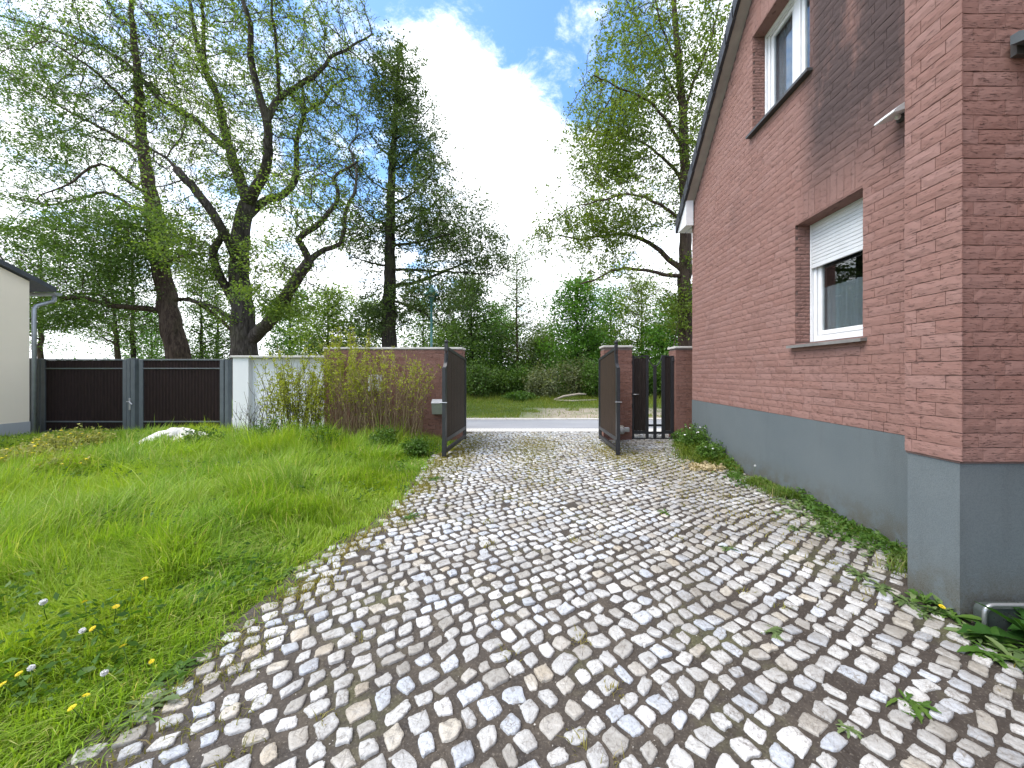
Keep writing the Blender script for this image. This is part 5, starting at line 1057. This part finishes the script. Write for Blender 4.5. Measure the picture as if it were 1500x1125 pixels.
for _ in range(75):
    yy = random.uniform(2.7, 6.6); rx = WX - .04 - abs(random.gauss(0, .20)) - (.12 if yy < 4 else 0); l0 = random.uniform(.04, .10)
    for i in range(random.randint(8, 16)):
        a = 2.4 * i + random.uniform(-.5, .5); l_ = l0 * random.uniform(.5, 1.2); leaf_blade(b, (rx + random.gauss(0, .02), yy + random.gauss(0, .02), .01), (math.cos(a), math.sin(a), random.uniform(.1, .9)), l_, l_ * random.uniform(.1, .2), random.uniform(.2, .7), 6, random.uniform(.1, .6))
for _ in range(26):
    yy = random.uniform(1.55, 2.35); rx = random.uniform(2.35, 2.56) if yy > 2.0 else random.uniform(2.45, 2.95); l0 = random.uniform(.05, .12)
    for i in range(14):
        a = 2.4 * i + random.uniform(-.5, .5); l_ = l0 * random.uniform(.5, 1.2); leaf_blade(b, (rx, yy, .01), (math.cos(a), math.sin(a), random.uniform(.1, 1.0)), l_, l_ * random.uniform(.08, .16), random.uniform(.2, .7), 6, random.uniform(.1, .6))
tag(b.build('ground_cover_weeds', m_weed2, None, True), 'grey green ground cover weeds spreading from the plinth over the cobbles', 'weeds', kind='stuff')
# large leaves by the cover
q = (2.80, 2.0); rosette(q[0], q[1], .38, 12, 'large dark leaved plant at the right edge beside the metal cover', 1.6, leaf_mat('dark dock leaves', [(.02, .07, .012), (.04, .11, .016)], .35), wide=1.6)
# flowering weeds near the far corner
def flower_bush(x, y, w, h, label, mat, n=90, flowers=8, yellow=False, g=None):
    o = empty('flowering_weed', (x, y, 0), label, 'weed', g); st = []; rr = []; pos = []; tops = []
    for _ in range(n):
        a = random.uniform(0, 6.28); q = w * random.random() ** .6; hh = h * random.uniform(.5, 1.05) * (1 - .35 * q / w); p0 = np.array((x + .4 * q * math.cos(a), y + .4 * q * math.sin(a), 0)); p1 = np.array((x + q * math.cos(a), y + q * math.sin(a), hh)); pts = spline([p0, (p0 + p1) / 2 + rng.normal(0, .03, 3), p1], .1); st.append(pts); rr.append(list(np.linspace(.005, .002, len(pts)))); m = 26; pos.append(pts[rng.integers(1, len(pts), m)] + rng.normal(0, .03, (m, 3))); tops.append(p1)
    link('stems', tubes(st, rr), m_leaf_weed, o, True); link('foliage', leaves_mesh(np.vstack(pos), .05, .3, .5), mat, o)
    if flowers:
        for p in random.sample(tops, flowers): b = MB(); b.sphere(p + (0, 0, .015), .020, 8, 5, (1, 1, .5), .15); b.build('flower', m_yellow if yellow else m_fluff, o, True)
flower_bush(2.98, 6.85, .30, .62, 'tall flowering weed clump at the far end of the plinth', m_leaf_weed, 80, 9)
flower_bush(2.95, 6.2, .26, .36, 'lower green weed clump along the plinth nearer than the tall one', m_leaf_weed, 60, 3)
flower_bush(3.02, 7.6, .2, .35, 'weed clump at the foot of the corner pillar', m_leaf_weed, 40, 2)
for i, (u, v, w, h) in enumerate([(75, 665, .35, .5), (105, 655, .4, .52), (55, 675, .35, .4), (135, 650, .3, .45), (20, 680, .4, .4), (88, 690, .4, .38), (290, 648, .25, .35)]):
    q = G(u, v + 12); flower_bush(q[0], q[1], w, h, ['yellowish flowering weed before the first dark gate leaf', 'tallest yellowish weed, centre of the row by the gate', 'yellowish weed close to the cream house corner', 'yellowish weed just left of the sand heap', 'yellowish weed at the left edge below the cream house', 'low yellowish weed nearest in the row by the gate', 'small yellowish weed right of the sand heap'][i], m_leaf_yel, 60, 10, True, 'yellowish weeds in front of the dark gates')

pos = np.c_[rng.normal(2.62, .14, 320), rng.normal(5.75, .10, 320), .012 + .05 * rng.random(320)]; o = empty('dry_leaf_pile', (2.62, 5.75, 0), 'small heap of dry straw coloured leaves on the cobbles near the flowering weeds', 'leaf pile')
link('leaves', leaves_mesh(pos, .075, .7, .45, 'leaves'), leaf_mat('dry straw coloured leaves', [(.22, .16, .08), (.36, .28, .15), (.50, .42, .26)], .2), o)
for u, v, w, h, lab in [(300, 668, .3, .62, 'tall green weed clump in the grass below the white wall left end'), (395, 660, .35, .7, 'tall green weed clump before the leafy shrub'), (470, 668, .35, .6, 'green weed clump in the grass between both shrubs'), (560, 662, .3, .5, 'green weed clump before the brown twiggy shrub'), (610, 668, .25, .35, 'low green weed clump left of the open gate leaf')]:
    q = G(u, v); flower_bush(q[0], q[1], w, h, lab, m_leaf_weed, 60, 0, g='green weed clumps before the wall')
# dandelions
def dandelion(kind):
    o = empty('dandelion', (0, 0, 0)); b = MB(); b.tube([(0, 0, -.14), (.004, .002, -.07), (0, 0, 0)], .0022, 6); b.build('stem', m_leaf_weed, o, True); b = MB()
    if kind == 'yellow':
        for ring, (rr_, zz_) in enumerate(((.018, .003), (.0135, .007), (.008, .010))):
            for i in range(13):
                a = 6.283 * i / 13 + ring * .2; b.add([(.003 * math.cos(a - .5), .003 * math.sin(a - .5), zz_ - .002), (rr_ * math.cos(a - .13), rr_ * math.sin(a - .13), zz_), (rr_ * 1.05 * math.cos(a), rr_ * 1.05 * math.sin(a), zz_ + .001), (rr_ * math.cos(a + .13), rr_ * math.sin(a + .13), zz_)], [(0, 1, 2, 3)])
    else: b.sphere((0, 0, .012), .006, 8, 6)
    if kind != 'yellow':
        for _ in range(170):
            d = rng.normal(size=3); d /= np.linalg.norm(d); s_ = np.cross(d, rng.normal(size=3)); s_ /= np.linalg.norm(s_); c = np.array((0, 0, .012)); b.add([c + d * .004, c + d * .018 + s_ * .0035, c + d * .0195, c + d * .018 - s_ * .0035], [(0, 1, 2, 3)])
    b.build('flower_head', m_yellow if kind == 'yellow' else m_fluff, o, kind != 'yellow'); return o
def copy_thing(o, loc):
    c = o.copy(); C.objects.link(c); c.location = loc
    for k_ in list(o.children):
        d = k_.copy(); C.objects.link(d); d.parent = c
    return c
for kind, lst in (('yellow', [(212, 848, 'highest yellow dandelion in the tall grass'), (170, 889, 'yellow dandelion in the mid lawn left of the cobbles'), (136, 921, 'yellow dandelion beside a white seed head, mid lawn'), (180, 947, 'yellow dandelion below the mid lawn pair'), (222, 969, 'yellow dandelion nearest the cobble edge'), (126, 1019, 'right one of two close yellow dandelions in the foreground'), (106, 1037, 'left one of two close yellow dandelions in the foreground'), (28, 987, 'yellow dandelion beneath a big white seed head at far left'), (4, 1003, 'yellow dandelion at the left edge of the photo'), (124, 882, 'small yellow dandelion left in the tall grass'), (1392, 889, 'yellow dandelion at the foot of the pier corner')]),
                  ('white', [(46, 981, 'large white dandelion seed head at far left'), (153, 988, 'white seed head in the foreground lawn'), (121, 925, 'small white seed head in the mid lawn'), (64, 884, 'white seed head in the tall grass at left'), (1118, 683, 'white seed head on a stalk by the grey plinth')])):
    pr = dandelion(kind)
    for i, (u, v, lab) in enumerate(lst):
        q = G(u, v, .17) if u < 1000 else G(u, v, .06) if v > 800 else P(u, v, 5.2)
        if u > 1000: q[0] = min(q[0], 2.5 if v > 800 else 3.08)
        o = pr if i == 0 else copy_thing(pr, q); o.location = q; o.rotation_euler = (random.uniform(-.6, .0), random.uniform(-.3, .3), random.uniform(0, 6)); s_ = random.uniform(.7, .95) if v < 950 else random.uniform(.55, .75); o.scale = (s_,) * 3
        tag(o, lab, 'flower', 'dandelions')
